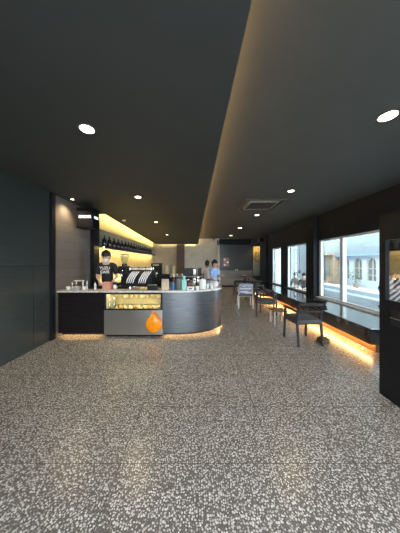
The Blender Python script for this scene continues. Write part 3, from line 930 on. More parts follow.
cyl_item('canister', 'dark blue canister beside the beige card box', 'canister', -.54, 4.32, .055, .13, 'blue', 'blue')
cyl_item('coffee_tin', 'grey green round tin with lid, left of the mint green bottle', 'tin', -.405, 4.42, .085, .20, 'greygreen', 'greygreen')
t = thing('mint_bottle', 'mint green square bottle with cap standing at the front of the rounded counter', 'bottle', (-.295, 4.26, ZT))
obj('body', bx(BM(), -.345, -.245, 4.21, 4.31, ZT, ZT + .22, .012), 'teal', t)
obj('cap', lathe(BM(), [(.025, 0), (.025, .045), (.03, .05), (.03, .075), (0, .078)], (-.295, 4.26, ZT + .22), 16), 'teal', t, True)
t = thing('napkin_box', 'low white box with dark slot beside the mint green bottle', 'box', (-.16, 4.28, ZT))
obj('body', bx(BM(), -.235, -.085, 4.22, 4.34, ZT, ZT + .07, .008), 'white', t)
obj('slot', bx(BM(), -.20, -.12, 4.217, 4.221, ZT + .02, ZT + .045), 'black', t)
cyl_item('coffee_tin', 'dark red round tin standing behind the low white box', 'tin', -.20, 4.48, .055, .14, 'red', 'black')
for i, (x, y, r, h) in enumerate(((-.09, 4.55, .045, .20), (-.01, 4.62, .05, .23), (-.24, 4.66, .045, .17))):
    lab = ('clear storage jar directly right of the dark red tin', 'tallest clear storage jar behind the white canister', 'shorter clear storage jar behind the dark red tin')[i]
    t = thing('storage_jar', lab, 'jar', (x, y, ZT))
    obj('glass_body', lathe(BM(), [(r * .9, 0), (r, .01), (r, h * .85), (r * .8, h)], (x, y, ZT), 18), 'jarglass', t, True)
    obj('lid', lathe(BM(), [(r * .85, 0), (r * .85, .025), (0, .03)], (x, y, ZT + h), 18), 'chrome', t, True)
    obj('contents', lathe(BM(), [(r * .85, .01), (r * .85, h * .5), (0, h * .55)], (x, y, ZT), 18), 'brown_wood' if i else 'cream', t, True)
cyl_item('canister', 'white round canister with lid near the rounded end of the counter', 'canister', .10, 4.42, .075, .19, 'white', 'white')
cup_item('white cup at the front of the counter, left of the white canister', -.02, 4.30, .045, .075, 'white')
cup_item('dark cup behind the white canister', .13, 4.66, .045, .08, 'greygreen')
t = thing('milk_jug', 'steel milk jug beside the dark cup behind the white canister', 'jug', (.04, 4.80, ZT))
obj('body', lathe(BM(), [(.05, 0), (.056, .03), (.048, .11), (.052, .15), (.047, .15), (.04, .1)], (.04, 4.80, ZT), 18), 'chrome', t, True)
obj('handle', tube(BM(), [(.09, 4.80, ZT + .12), (.125, 4.80, ZT + .11), (.12, 4.80, ZT + .05), (.094, 4.80, ZT + .04)], .007, 6), 'chrome', t, True)
for i, (x, y, m_, lab) in enumerate(((-.56, 4.62, 'red', 'dark red syrup bottle with pump behind the dark blue canister'),
                                    (-.47, 4.66, 'bottle', 'black syrup bottle with pump behind the grey green tin'),
                                    (-.36, 4.68, 'greygreen', 'grey green syrup bottle with pump behind the mint green bottle'))):
    t = thing('syrup_bottle', lab, 'bottle', (x, y, ZT))
    obj('body', lathe(BM(), [(.034, 0), (.037, .01), (.037, .17), (.015, .225), (.014, .25)], (x, y, ZT), 16), m_, t, True)
    obj('pump', tube(BM(), [(x, y, ZT + .25), (x, y, ZT + .315), (x - .03, y - .02, ZT + .315), (x - .045, y - .03, ZT + .30)], .008, 8), 'white', t, True)
pc0 = None
for i, (x, y) in enumerate(((.22, 4.52), (.31, 4.60), (.31, 4.49), (.40, 4.72), (.40, 5.02), (.46, 5.12), (.35, 5.14), (.46, 4.92))):
    if pc0 is None:
        pc0 = obj('paper_cup', lathe(BM(), [(0, .002), (.028, 0), (.040, .098), (.043, .10), (.040, .103), (.036, .098), (.025, .008), (0, .006)], (x, y, ZT), 18), 'white', None, True)
        o = pc0
    else:
        o = pc0.copy(); COL.objects.link(o)
    o.location = (x, y, ZT + .0005)
    tag(o, 'white paper cup standing in the cluster at the rounded end of the counter', 'cup', 'paper cups at the rounded counter end')
# blue folded cloth/bag at the counter's rounded end
b = BM(); ball(b, (.25, 4.85, ZT + .055), (.10, .09, .062), .5, 18, 12, 3)
for v in b.verts: v.co.z = max(v.co.z, ZT)
tag(obj('cloth_bundle', b, 'bluecloth', None, True), 'bundle of light blue cloth on the rounded end of the counter', 'cloth')
# left end of worktop
t = thing('plate_stand', 'small wire stand holding a pale plate at the left end of the worktop', 'stand', (-2.66, 4.5, ZT))
b = BM()
for xx in (-2.78, -2.54):
    tube(b, [(xx, 4.42, ZT), (xx, 4.42, ZT + .16), (xx, 4.58, ZT + .16), (xx, 4.58, ZT)], .006, 6)
tube(b, [(-2.78, 4.42, ZT + .16), (-2.54, 4.42, ZT + .16)], .006, 6); tube(b, [(-2.78, 4.58, ZT + .16), (-2.54, 4.58, ZT + .16)], .006, 6)
obj('wire_frame', b, 'chrome', t)
obj('plate', lathe(BM(), [(0, 0), (.06, .002), (.12, .018), (.12, .022), (.06, .008), (0, .007)], (-2.66, 4.5, ZT + .163), 22), 'white', t, True)
pl = None
for i in range(4):
    c = (-2.60, 4.28, ZT + .0005 + i * .0165)
    if pl is None:
        pl = tag(obj('saucer', lathe(BM(), [(0, 0), (.05, 0), (.085, .012), (.085, .016), (.05, .006), (0, .006)], c, 22), 'white', None, True),
                 'white saucer in the stack below the wire plate stand', 'saucer', 'stacked white saucers')
    else:
        o = pl.copy(); COL.objects.link(o); o.location = (pl.location.x, pl.location.y, c[2])
cup_item('white cup at the far left end of the worktop, left of the saucers', -2.77, 4.27, .045, .07, 'white')
cup_item('white cup on the worktop directly right of the stacked saucers', -2.45, 4.30, .045, .07, 'white')
b = BM(); bx(b, -2.44, -2.16, 4.44, 4.66, ZT, ZT + .012); 
for xx in (-2.44, -2.17): bx(b, xx, xx + .01, 4.44, 4.66, ZT + .012, ZT + .045)
bx(b, -2.43, -2.17, 4.44, 4.45, ZT + .012, ZT + .045); bx(b, -2.43, -2.17, 4.65, 4.66, ZT + .012, ZT + .045)
tag(obj('serving_tray', b, 'black'), 'low black tray on the worktop left of the barista', 'tray')
t = thing('dispenser_bottle', 'slim white pump bottle on the worktop beside the black tray', 'bottle', (-2.22, 4.32, ZT))
obj('body', lathe(BM(), [(.022, 0), (.024, .01), (.024, .11), (.012, .13)], (-2.22, 4.32, ZT), 14), 'white', t, True)
obj('pump', tube(BM(), [(-2.22, 4.32, ZT + .13), (-2.22, 4.32, ZT + .165), (-2.19, 4.30, ZT + .165)], .007, 8), 'chrome', t, True)
t = thing('card_box', 'salmon pink box on the worktop in front of the barista', 'box', (-2.04, 4.52, ZT))
obj('carton', bx(BM(), -2.13, -1.95, 4.45, 4.58, ZT, ZT + .125, .004), 'salmon', t)
obj('lid', bx(BM(), -2.135, -1.945, 4.445, 4.585, ZT + .125, ZT + .145, .004), 'salmon', t)
cup_item('white takeaway cup beside the salmon pink box', -1.84, 4.42, .04, .09, 'white')

# ================================================================== PEOPLE
def skin_mesh(verts, edges, radii, levels=2):
    me = bpy.data.meshes.new('body')
    me.from_pydata([tuple(v) for v in verts], edges, [])
    o = bpy.data.objects.new('body', me); COL.objects.link(o)
    md = o.modifiers.new('skin', 'SKIN'); md.use_smooth_shade = True; md.branch_smoothing = 0.4
    for i, r in enumerate(radii):
        sv = me.skin_vertices[0].data[i]
        sv.radius = r if isinstance(r, tuple) else (r, r)
        sv.use_root = (i == 0)
    ss = o.modifiers.new('sub', 'SUBSURF'); ss.levels = levels; ss.render_levels = levels
    bpy.context.view_layer.update()
    res = bpy.data.meshes.new_from_object(o.evaluated_get(bpy.context.evaluated_depsgraph_get()))
    bpy.data.objects.remove(o); bpy.data.meshes.remove(me)
    b = BM(); b.from_mesh(res); bpy.data.meshes.remove(res)
    return b

def person(label, loc, rz, joints, skin='skin', top='tee', legs='navy', hair='short', mask=False, face_down=0.0, head_scale=1.0, print_text=None, cap=False, group=None):
    """joints: dict of named points in the person's own frame; he faces -Y"""
    J = {k: Vector(v) for k, v in joints.items()}
    root = thing('person', label, 'person', (0, 0, 0), 0, group)
    names = ['pelvis', 'waist', 'chest', 'neck_base', 'neck',
             'shoulder_l', 'elbow_l', 'wrist_l', 'palm_l', 'shoulder_r', 'elbow_r', 'wrist_r', 'palm_r',
             'hip_l', 'knee_l', 'ankle_l', 'toe_l', 'hip_r', 'knee_r', 'ankle_r', 'toe_r', 'skull']
    rad = {'pelvis': (.145, .11), 'waist': (.125, .095), 'chest': (.15, .105), 'neck_base': (.07, .065), 'neck': .055,
           'shoulder': .062, 'elbow': .042, 'wrist': .027, 'palm': (.036, .02), 'hip': .088, 'knee': .058, 'ankle': .040, 'toe': .036, 'skull': .06}
    for s, sg in (('l', 1), ('r', -1)):
        w, e = J['wrist_' + s], J['elbow_' + s]
        J['palm_' + s] = w + (w - e).normalized() * .075
    J['skull'] = J['neck'] + (J['head'] - J['neck']) * .55
    vs = [J[n] for n in names]
    E = [('pelvis', 'waist'), ('waist', 'chest'), ('chest', 'neck_base'), ('neck_base', 'neck'), ('neck', 'skull')]
    for s in 'lr':
        E += [('neck_base', 'shoulder_' + s), ('shoulder_' + s, 'elbow_' + s), ('elbow_' + s, 'wrist_' + s), ('wrist_' + s, 'palm_' + s),
              ('pelvis', 'hip_' + s), ('hip_' + s, 'knee_' + s), ('knee_' + s, 'ankle_' + s), ('ankle_' + s, 'toe_' + s)]
    idx = {n: i for i, n in enumerate(names)}
    rr = [rad.get(n, rad.get(n[:-2])) for n in names]
    b = skin_mesh(vs, [(idx[a], idx[c]) for a, c in E], rr)
    hs = .1 * head_scale
    H = J['head']
    tilt = face_down
    R = Euler((tilt, 0, J.get('turn', Vector((0, 0, 0))).z)).to_matrix()
    # head with brow, nose, chin and ears, welded into the body's surface by overlap at the neck
    g = bmesh.ops.create_uvsphere(b, u_segments=24, v_segments=18, radius=1.0)
    for v in g['verts']:
        x, y, z = v.co
        wx = .077 * (1 - .22 * max(0, -z) ** 1.5); wy = .098 * (1 - .10 * max(0, -z))
        p = Vector((x * wx, y * wy, z * .118))
        if y < -.3 and z < -.2: p.y -= .010 * (1 - abs(x))            # chin
        if y < -.2 and .0 < z < .25: p.y += .006                       # eye line
        v.co = H + R @ (p * head_scale)
    for s in (-1, 1):
        ball(b, H + R @ (Vector((s * .078, .012, -.008)) * head_scale), (.012, .022, .032))
    ball(b, H + R @ (Vector((0, -.103, -.012)) * head_scale), (.014, .018, .026))
    ball(b, H + R @ (Vector((0, -.096, -.058)) * head_scale), (.024, .010, .009))
    # hands: five fingers rooted in each palm
    for s, sg in (('l', 1), ('r', -1)):
        w, p = J['wrist_' + s], J['palm_' + s]
        d = (p - w).normalized()
        side = d.cross(Vector((0, 0, 1)));
        if side.length < .2: side = Vector((0, -1, 0))
        side.normalize(); dn = side.cross(d).normalized()
        if dn.z > 0: dn = -dn
        for k, ln in enumerate((.062, .074, .070, .055)):
            o_ = p + side * (-.030 + k * .020)
            tube(b, [o_ - d * .02, o_ + d * .030, o_ + d * (.030 + ln * .5) + dn * .014, o_ + d * (.030 + ln * .72) + dn * .038], [.0095, .0090, .0082, .0065], 8)
        th = side * (-.032 if sg > 0 else .032)
        inner = Vector((-sg, 0, 0))
        th = side * (.034 if side.dot(inner) > 0 else -.034)
        tube(b, [w + d * .025, w + d * .045 + th, w + d * .085 + th * 1.5 + dn * .01, w + d * .105 + th * 1.4 + dn * .02], [.012, .011, .010, .008], 8)
    body = obj('body', b, skin, root, True, 80)
    # clothes follow the same skeleton, a little larger
    tn = ['pelvis', 'waist', 'chest', 'neck_base', 'shoulder_l', 'sleeve_l', 'shoulder_r', 'sleeve_r']
    for s in 'lr': J['sleeve_' + s] = J['shoulder_' + s] + (J['elbow_' + s] - J['shoulder_' + s]) * .82
    tv = [J[n] for n in tn]
    tb = skin_mesh(tv, [(0, 1), (1, 2), (2, 3), (3, 4), (4, 5), (3, 6), (6, 7)],
                   [(.165, .13), (.148, .115), (.17, .122), (.085, .078), .080, .066, .080, .066])
    shirt = obj('shirt', tb, top, root, True, 80)
    if print_text:
        c = J['chest'] + Vector((0, -.145, 0))
        for k, s in enumerate(print_text):
            zz = J['chest'].z + .06 - k * .095
            tbm = text_bm(s, .095, .003, (J['chest'].x, J['chest'].y - .150 + k * .004, zz), (PI / 2, 0, 0), bold=.003)
            obj('shirt_print', tbm, 'letter', shirt)
    ln_ = ['pelvis', 'hip_l', 'knee_l', 'cuff_l', 'hip_r', 'knee_r', 'cuff_r']
    for s in 'lr': J['cuff_' + s] = J['knee_' + s] + (J['ankle_' + s] - J['knee_' + s]) * .93
    lb = skin_mesh([J[n] for n in ln_], [(0, 1), (1, 2), (2, 3), (0, 4), (4, 5), (5, 6)], [(.155, .12), .10, .072, .058, .10, .072, .058])
    obj('trousers', lb, legs, root, True, 80)
    for s in 'lr':
        sh = BM(); a, tt = J['ankle_' + s], J['toe_' + s]
        tube(sh, [a + (a - tt) * .35 + Vector((0, 0, -.03)), a + Vector((0, 0, -.025)), (a + tt) / 2 + Vector((0, 0, -.01)), tt + (tt - a) * .25], [.030, .046, .046, .022], 12)
        for v in sh.verts: v.co.z = max(v.co.z, min(a.z, tt.z) - .045)
        obj('shoe', sh, 'black', root, True, 80)
    # hair / cap
    hb = BM()
    g = bmesh.ops.create_uvsphere(hb, u_segments=26, v_segments=18, radius=1.0)
    for v in g['verts']:
        q = v.co.copy()
        n1 = noise.noise(q * 3.1 + Vector((loc[0], loc[1], 0))) * .16
        p = Vector((q.x * .096, q.y * .114 + .012, q.z * .130 + .026)) * (1 + n1)
        lim = -.012 if hair == 'short' else -.14
        if q.y < -.1: lim = .040
        elif q.y > .1: lim -= .14 * min(1, (q.y - .1) * 2)
        if p.z < lim: p.z = lim + (p.z - lim) * .12
        v.co = H + R @ (p * head_scale)
    if cap:
        prof = R @ (Vector((0, -.13, .045)) * head_scale)
        ball(hb, H + prof, (.075, .075, .012), rot=(tilt + .15, 0, 0))
    obj('hair', hb, 'hair', root, True, 80)
    if mask:
        mb = BM()
        g = bmesh.ops.create_uvsphere(mb, u_segments=20, v_segments=14, radius=1.0)
        for v in g['verts']:
            q = v.co
            p = Vector((q.x * .064, -.058 + q.y * .058, -.056 + q.z * .046))
            v.co = H + R @ (p * head_scale)
        for s in (-1, 1):
            tube(mb, [H + R @ (Vector((s * .062, -.06, -.03)) * head_scale), H + R @ (Vector((s * .082, .01, 0)) * head_scale)], .004, 6)
        obj('face_mask', mb, 'mask', root, True, 80)
    for s in (-1, 1):
        eb = BM(); ball(eb, H + R @ (Vector((s * .031, -.089, .014)) * head_scale), (.012, .006, .007))
        obj('eye', eb, 'black', root, True)
    root.location = loc; root.rotation_euler = (0, 0, rz)
    return root

def stand(h=1.75, hands=None, lean=0.0, elbow=None):
    k = h / 1.75
    j = {'pelvis': (0, 0, .94), 'waist': (0, -lean * .3, 1.10), 'chest': (0, -lean * .7, 1.30), 'neck_base': (0, -lean, 1.455), 'neck': (0, -lean - .01, 1.53), 'head': (0, -lean * 1.15 - .025, 1.635)}
    for s, sg in (('l', 1), ('r', -1)):
        j['shoulder_' + s] = (sg * .185, -lean * .95, 1.425)
        j['elbow_' + s] = (sg * .235, -lean + .02, 1.14)
        j['wrist_' + s] = (sg * .20, -lean - .20, 1.02)
        j['hip_' + s] = (sg * .095, 0, .90); j['knee_' + s] = (sg * .105, -.02, .50); j['ankle_' + s] = (sg * .11, .02, .09); j['toe_' + s] = (sg * .125, -.14, .045)
    if hands: j.update(hands)
    return {a: (v[0] * k, v[1] * k, v[2] * k) for a, v in j.items()}
def sit(hands=None, seat=.42, lean=.08):
    o = seat + .10 - .94
    j = {'pelvis': (0, 0, .94 + o), 'waist': (0, -lean * .2, 1.10 + o), 'chest': (0, -lean * .7, 1.30 + o), 'neck_base': (0, -lean, 1.455 + o), 'neck': (0, -lean - .01, 1.53 + o), 'head': (0, -lean * 1.2 - .02, 1.635 + o)}
    for s, sg in (('l', 1), ('r', -1)):
        j['shoulder_' + s] = (sg * .185, -lean * .95, 1.425 + o)
        j['elbow_' + s] = (sg * .23, -lean - .06, 1.16 + o)
        j['wrist_' + s] = (sg * .14, -lean - .28, 1.10 + o)
        j['hip_' + s] = (sg * .10, -.03, .92 + o); j['knee_' + s] = (sg * .13, -.44, seat + .07); j['ankle_' + s] = (sg * .13, -.42, .09); j['toe_' + s] = (sg * .14, -.58, .045)
    if hands: j.update(hands)
    return j

person('barista in a black printed t-shirt and white face mask behind the counter', (-2.31, 5.12, 0), .05,
       stand(1.80, {'wrist_l': (.20, -.20, 1.05), 'wrist_r': (-.12, -.20, 1.05)}, .06), skin='skin2', top='tee', hair='short', mask=True, face_down=.35, head_scale=1.12, print_text=('YUZU', 'CAFE', ''))
person('person in a light blue shirt behind the end of the bar', (.53, 6.98, 0), .9, stand(1.58, {'wrist_l': (.10, -.30, 1.2)}, .05), top='bluecloth', hair='short')
person('dark-haired person in a white top working behind the bar by the ovens', (.36, 7.82, 0), 2.6, stand(1.58), top='white_cloth', hair='long')
person('person in a striped shirt standing behind the open black door', (2.92, 2.92, 0), 2.0, stand(1.56, {'elbow_l': (.21, .0, 1.14), 'elbow_r': (-.21, .0, 1.14), 'wrist_l': (.08, -.20, 1.10), 'wrist_r': (-.08, -.20, 1.06)}, .05), top='stripes', hair='short', cap=True)

# ================================================================== BENCH UNDER THE WINDOWS
BX = 2.90
t = thing('window_bench', 'long glossy black window bench floating over a warm glow', 'bench', (3.3, 7, 0))
obj('seat', bx(BM(), BX, XW - .005, 3.36, 11.0, .155, .425, .006), 'bench', t)
obj('plinth', bx(BM(), BX + .14, XW - .005, 3.42, 11.0, 0, .155), 'plinth', t)
obj('light_strip', bx(BM(), BX + .075, BX + .105, 3.45, 10.9, .136, .154), 'led_bench', t)

# ================================================================== CHAIRS
def make_chair(label, frame='chair', pad='pad'):
    t = thing('armchair', label, 'chair', (0, 0, 0))
    w, dp = .225, .23
    # legs: front at +Y, back at -Y; the sitter looks along +Y
    for sx in (-1, 1):
        obj('leg', tube(BM(), [(sx * (w + .012), dp + .01, 0), (sx * w, dp - .005, .42), (sx * w, dp - .02, .62)], [.023, .027, .024], 10), frame, t, True)
        obj('leg', tube(BM(), [(sx * (w + .008), -dp - .06, 0), (sx * w, -dp, .42), (sx * (w - .005), -dp - .02, .62), (sx * (w - .01), -dp - .07, .80)], [.023, .027, .025, .021], 10), frame, t, True)
        obj('armrest', tube(BM(), [(sx * w, -dp - .02, .625), (sx * (w + .01), -.02, .645), (sx * (w + .005), dp + .02, .63)], [.022, .027, .024], 10), frame, t, True)
        obj('side_rail', tube(BM(), [(sx * w, -dp, .40), (sx * w, dp, .40)], .017, 8), frame, t, True)
    for y in (-dp, dp):
        obj('cross_rail', tube(BM(), [(-w, y, .40), (w, y, .40)], .017, 8), frame, t, True)
    obj('seat', box(BM(), (0, 0, .44), (2 * w + .03, 2 * dp + .06, .075), bev=.022), pad, t, True)
    b = BM(); tube(b, [(-w + .01, -dp - .065, .765), (-.1, -dp - .09, .775), (.1, -dp - .09, .775), (w - .01, -dp - .065, .765)], [.024, .032, .032, .024], 10)
    obj('top_rail', b, frame, t, True)
    obj('back_rail', tube(BM(), [(-w, -dp - .022, .63), (0, -dp - .045, .635), (w, -dp - .022, .63)], .024, 10), frame, t, True)
    return t
ch = make_chair('nearest black open-backed armchair with a slate seat pad, by the window bench')
ch.location = (2.05, 3.95, 0); ch.rotation_euler = (0, 0, .06)
G = 'armchairs along the window bench'
ch['group'] = G
dup(ch, (1.98, 5.75, 0), -.5, 'second black armchair from the door along the window bench', G)
dup(ch, (2.25, 7.9, 0), -.9, 'black armchair by the window bench just behind the printed cushion chair', G)
dup(ch, (1.95, 9.4, 0), 1.3, 'dark armchair far back beyond the printed cushion chair', G)
# pale-framed chair with blue and white cushion
pc = make_chair('grey-framed armchair with a blue and white printed cushion', 'palechair', 'pad')
pc.location = (1.62, 6.95, 0); pc.rotation_euler = (0, 0, -.1)
tb = BM(); box(tb, (0, 0, 0), (.40, .11, .36), bev=.05)
cu = obj('cushion', tb, 'cushion', None, True); cu.location = (1.63, 6.82, .475); cu.rotation_euler = (.18, 0, -.1)
tag(cu, 'blue and white printed cushion leaning in the grey-framed armchair', 'cushion')
# low stools / small tables
def stool(label, x, y, h, m):
    t = thing('low_stool', label, 'stool', (x, y, 0))
    obj('seat', box(BM(), (x, y, h - .02), (.34, .34, .04), bev=.01), m, t)
    for sx in (-1, 1):
        for sy in (-1, 1):
            obj('leg', bx(BM(), x + sx * .14 - .018, x + sx * .14 + .018, y + sy * .14 - .018, y + sy * .14 + .018, 0, h - .04), 'palechair', t)
    return t
stool('low wooden stool with pale legs between the window bench chairs', 2.02, 5.05, .36, 'plinth')
def table(label, x, y, h=.72, w=.55):
    t = thing('cafe_table', label, 'table', (x, y, 0))
    obj('tabletop', box(BM(), (x, y, h - .015), (w, w, .03), bev=.006), 'blackm', t)
    obj('pedestal', tube(BM(), [(x, y, .02), (x, y, h - .03)], .03, 12), 'black', t, True)
    obj('base', box(BM(), (x, y, .012), (.4, .4, .024), bev=.006), 'black', t)
    return t
table('black square cafe table by the bench at the narrow far window', 2.5, 8.85)
table('black square cafe table at the far end by the dark wall', 2.6, 10.3)
# far banquette and its table things
t = thing('far_banquette', 'grey upholstered bench seat along the dark far wall', 'bench', (2.6, 12.8, 0))
obj('base', bx(BM(), 1.5, 3.55, 12.5, 13.4, 0, .1), 'black', t)
obj('seat', bx(BM(), 1.45, 3.6, 12.4, 13.2, .1, .46, .03), 'concrete', t)
obj('backrest', bx(BM(), 1.45, 3.6, 13.2, 13.42, .1, .98, .03), 'concrete', t)
table('black cafe table carrying a white plate before the far banquette', 2.75, 11.9, .74, .7)
tag(obj('dinner_plate', lathe(BM(), [(0, 0), (.08, .002), (.15, .02), (.15, .026), (.08, .01), (0, .01)], (2.75, 11.85, .741), 22), 'white', None, True), 'white plate on the far cafe table', 'plate')
for i, xx in enumerate((2.50, 2.62)):
    o = lathe(BM(), [(.03, 0), (.045, .09), (.04, .09), (.025, .01)], (xx, 13.31, .981), 16)
    tag(obj('cup', o, 'white', None, True), ('white cup on the left of two on the far bench back', 'white cup on the right of two on the far bench back')[i], 'cup')

# posters / art on the far wall
t = thing('wall_poster', 'red poster with a grid of pale pictures on the dark far wall', 'poster', (1.95, 13.585, 1.2))
px0, px1, pz0, pz1 = 1.69, 2.13, 1.22, 1.86
obj('sheet', bx(BM(), px0, px1, 13.575, 13.597, pz0, pz1), 'poster_red', t)
for i in range(2):
    for j in range(3):
        obj('picture', bx(BM(), px0 + .06 + i * .19, px0 + .20 + i * .19, 13.568, 13.575, pz0 + .07 + j * .18, pz0 + .19 + j * .18), 'concrete' if (i + j) % 2 else 'white', t)
t = thing('wall_art', 'tall golden foliage picture lit from above in the far right corner', 'picture', (4.15, 13.58, .7))
obj('canvas', bx(BM(), 3.72, 4.30, 13.56, 13.597, .62, 2.62), 'art', t)
b = BM(); 
for a_ in ((3.69, 3.72, .59, 2.65), (4.30, 4.33, .59, 2.65)): bx(b, a_[0], a_[1], 13.55, 13.597, a_[2], a_[3])
bx(b, 3.72, 4.30, 13.55, 13.597, .59, .62); bx(b, 3.72, 4.30, 13.55, 13.597, 2.62, 2.65)
obj('frame', b, 'black', t)
t = downlight(4.0, 13.1, ZC, .06, 'downlight hidden above the golden foliage picture', 'lamp_far', 60)

# things on and by the bench
t = thing('basket', 'small dark basket with a brown cloth on the bench behind the nearest chair', 'basket', (3.25, 5.3, .426))
obj('bowl', lathe(BM(), [(.12, 0), (.16, .12), (.15, .125), (.11, .012), (0, .01)], (3.25, 5.3, .426), 18), 'black', t, True)
b = BM(); ball(b, (3.25, 5.3, .53), (.12, .12, .05), .5, seed=4); obj('cloth', b, 'sack', t, True)
b = BM(); ball(b, (0, 0, 0), (1, 1, 1), seg=26, rings=16)
for v in b.verts:
    n_ = 1 + noise.noise(v.co * 2.1) * .35 + noise.noise(v.co * 5) * .15
    v.co = Vector((2.42 + v.co.x * .11 * n_, 3.86 + v.co.y * .10 * n_, max(0, .03 + v.co.z * .075 * n_)))
tag(obj('cloth_bag', b, 'sack', None, True, 80), 'crumpled dark olive bag on the floor beside the nearest chair', 'bag')

# ================================================================== OUTSIDE THE WINDOWS
EZ = -.35
AX = 12.2
wall_b = thing('white_building', 'white rendered building with three arched windows across the terrace', 'building', (AX, 16, EZ))
arches = [(14.1, .42), (15.32, .45), (16.55, .42)]
b = BM()
def arch_wall(bm, x, y0, y1, z0, z1, holes, hz0, hz1):
    # wall in the x-plane with arched openings: built from boxes and arch spandrels
    cur = y0
    for yc, hw in holes:
        bx(bm, x, x + .3, cur, yc - hw, z0, z1)
        bx(bm, x, x + .3, yc - hw, yc + hw, z0, hz0)
        n = 12
        for k in range(n):
            a0, a1 = PI * k / n, PI * (k + 1) / n
            ya, yb_ = yc + hw * math.cos(a0), yc + hw * math.cos(a1)
            za, zb = hz1 + hw * math.sin(a0), hz1 + hw * math.sin(a1)
            q = [(ya, za), (yb_, zb), (yb_, z1), (ya, z1)]
            f0 = [bm.verts.new((x, p[0], p[1])) for p in q]; f1 = [bm.verts.new((x + .3, p[0], p[1])) for p in q]
            bm.faces.new(f0); bm.faces.new(f1[::-1])
            bm.faces.new((f0[0], f0[1], f1[1], f1[0]))
        cur = yc + hw
    bx(bm, x, x + .3, cur, y1, z0, z1)
ZTR = 2.0
arch_wall(b, AX, 8, 17.3, EZ, ZTR, arches, .2, 1.42)
obj('wall', b, 'ext_wall', wall_b)
obj('upper_wall', bx(BM(), AX - .05, AX + .3, 8, 17.3, ZTR + .12, 8.5), 'ext_upper', wall_b)
obj('cornice', bx(BM(), AX - .35, AX + .3, 8, 17.3, ZTR, ZTR + .12), 'ext_blue', wall_b)
for yc, hw in arches:
    wf = obj('window', bx(BM(), AX + .18, AX + .24, yc - hw, yc + hw, .2, 2.0), 'shutter', wall_b)
    b = BM()
    bx(b, AX + .12, AX + .18, yc - .025, yc + .025, .2, 1.95); bx(b, AX + .12, AX + .18, yc - hw, yc + hw, 1.05, 1.10); bx(b, AX + .12, AX + .18, yc - hw, yc + hw, .6, .64)
    
    obj('glazing_bars', b, 'ext_wall', wf)
t = thing('tan_building', 'low tan building with a dark doorway and dark post, left of the white arched building', 'building', (AX, 25, EZ))
obj('wall', bx(BM(), AX - .5, AX + .3, 17.35, 26, EZ, 2.15), 'ext_tan', t)
b = BM(); prism(b, [(AX - 1.0, 17.3), (AX + .3, 17.3), (AX + .3, 26), (AX - 1.0, 26)], 2.15, 2.28); obj('roof', b, 'ext_tan', t)
for yy in (17.7, 20.0):
    obj('window', bx(BM(), AX - .56, AX - .5, yy, yy + .9, .3, 1.6), 'shutter', t)
obj('doorway', bx(BM(), AX - .56, AX - .5, 18.8, 19.5, EZ, 1.75), 'ext_dark', t)
obj('post', bx(BM(), AX - .95, AX - .80, 17.9, 18.05, EZ, 2.15), 'ext_dark', t)
tag(obj('rear_building', bx(BM(), AX + .6, AX + .9, 17.0, 34, EZ, 8.5), 'ext_upper'), 'tall plain grey green building rising behind the low tan one', 'building')
t = thing('wall_lantern', 'small dark lantern on the white wall right of the arched windows', 'lantern', (AX - .1, 12.45, 1.3))
obj('housing', lathe(BM(), [(.06, 0), (.10, .05), (.10, .22), (.03, .30)], (AX - .16, 12.45, 1.25), 8), 'ext_dark', t)
obj('bracket', bx(BM(), AX - .16, AX, 12.43, 12.47, 1.50, 1.54), 'ext_dark', t)
# terrace wall and ledges between
t = tag(obj('terrace_ledge', bx(BM(), 6.6, 7.1, 2, 22, EZ, .12, .02), 'ext_ground'), 'long pale ledge across the terrace outside the big window', 'ledge')
tag(obj('terrace_step', bx(BM(), 9.4, 10.2, 2, 26, EZ, -.12, .02), 'ext_ground'), 'low pale step in front of the white arched building', 'step')
def bush(label, x, y, z, r, h, s, pot=True):
    t = thing('potted_plant', label, 'plant', (x, y, z))
    if pot: obj('pot', lathe(BM(), [(.14, 0), (.19, .28), (.20, .30), (.17, .30)], (x, y, z), 16), 'ext_tan', t, True)
    b = BM(); rnd = random.Random(s)
    for k in range(150):
        a, u, q = rnd.uniform(0, 2 * PI), rnd.random(), rnd.random() ** .5
        c = Vector((x + math.cos(a) * r * q, y + math.sin(a) * r * q, z + .25 + u * h))
        d = Vector((rnd.uniform(-1, 1), rnd.uniform(-1, 1), rnd.uniform(-.3, 1))).normalized()
        sd = d.cross(Vector((0, 0, 1))).normalized() * .03
        L_ = rnd.uniform(.10, .2)
        v = [b.verts.new(p) for p in (c, c + d * L_ * .5 + sd, c + d * L_, c + d * L_ * .5 - sd)]
        b.faces.new(v)
    obj('foliage', b, 'leaf', t)
    obj('stem', tube(BM(), [(x, y, z + .2), (x + .02, y, z + .3 + h * .6)], .02, 6), 'brown_wood', t)
bush('leafy plant in a pot between the two right-hand arched windows', 11.6, 14.7, EZ, .35, .9, 1)
bush('leafy plant in a pot before the leftmost arched window', 11.6, 16.1, EZ, .45, 1.0, 2)
bush('leafy plant in a pot where the white building meets the tan one', 10.9, 17.1, EZ, .6, 1.3, 3)
bush('leafy plant in a pot in front of the tan building', 10.9, 18.4, EZ, .5, 1.2, 4)
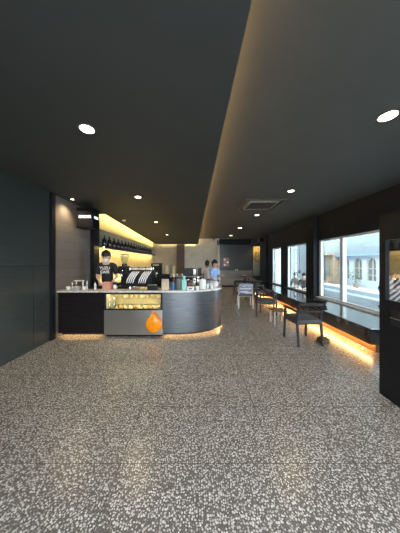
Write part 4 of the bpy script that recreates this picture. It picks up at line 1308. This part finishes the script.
tag(obj('added_canopy', bx(BM(), XW + .2, 8.8, -1.0, 30, 3.75, 3.85), 'ext_upper'), 'unseen pale canopy added over the terrace to dim the daylight there', 'canopy')  # added out of view to cut daylight on the terrace and buildings
# pale garden wall seen through the two narrower windows
tag(obj('garden_wall', bx(BM(), 6.3, 6.5, 10.85, 24, EZ, 3.4), 'ext_garden'), 'tall pale wall outside the two narrower windows', 'garden wall')
for i, (yy, z0_) in enumerate(((12.35, .9), (11.35, 1.35))):
    t = thing('hanging_lamp', ('dark hanging lamp on a long cord outside, left of the seated people', 'dark hanging lamp on a long cord outside, above the seated people')[i], 'lamp', (5.8, yy - .9, z0_))
    obj('cord', tube(BM(), [(5.8, yy - .9, z0_ + .2), (5.8, yy - .9, 3.5)], .014, 6), 'ext_dark', t)
    obj('shade', lathe(BM(), [(.02, .22), (.05, .18), (.10, .0), (.09, 0)], (5.8, yy - .9, z0_), 14), 'ext_dark', t, True)
tag(obj('canopy_beam', bx(BM(), 5.74, 5.86, 9.0, 13.0, 3.5, 3.62), 'ext_dark'), 'dark canopy beam outside that the hanging lamps hang from', 'beam')
t = thing('garden_bench', 'low pale bench outside the middle window under the seated people', 'bench', (4.97, 9.8, EZ))
obj('seat', bx(BM(), 4.75, 5.2, 8.6, 11.0, EZ + .36, EZ + .41, .01), 'ext_wall', t)
for yy in (8.65, 9.6, 10.9):
    obj('leg', bx(BM(), 4.80, 5.15, yy, yy + .06, EZ, EZ + .36), 'ext_wall', t)
person('person in white with dark hair sitting outside, left one of two in the middle window', (4.93, 9.95, EZ), -1.2, sit(None, .45), skin='skin2', top='white_cloth', legs='white_cloth', hair='short')
person('person in grey with dark hair sitting outside, right one of two in the middle window', (4.93, 9.2, EZ), -1.0, sit(None, .45), skin='skin2', top='grey_cloth', legs='white_cloth', hair='short')
b = BM(); ball(b, (4.86, 10.55, EZ + .515), (.13, .14, .1), .4, seed=9)
tag(obj('pink_bag', b, 'pink', None, True), 'small pink bag on the pale bench beside the people seated outside', 'bag')
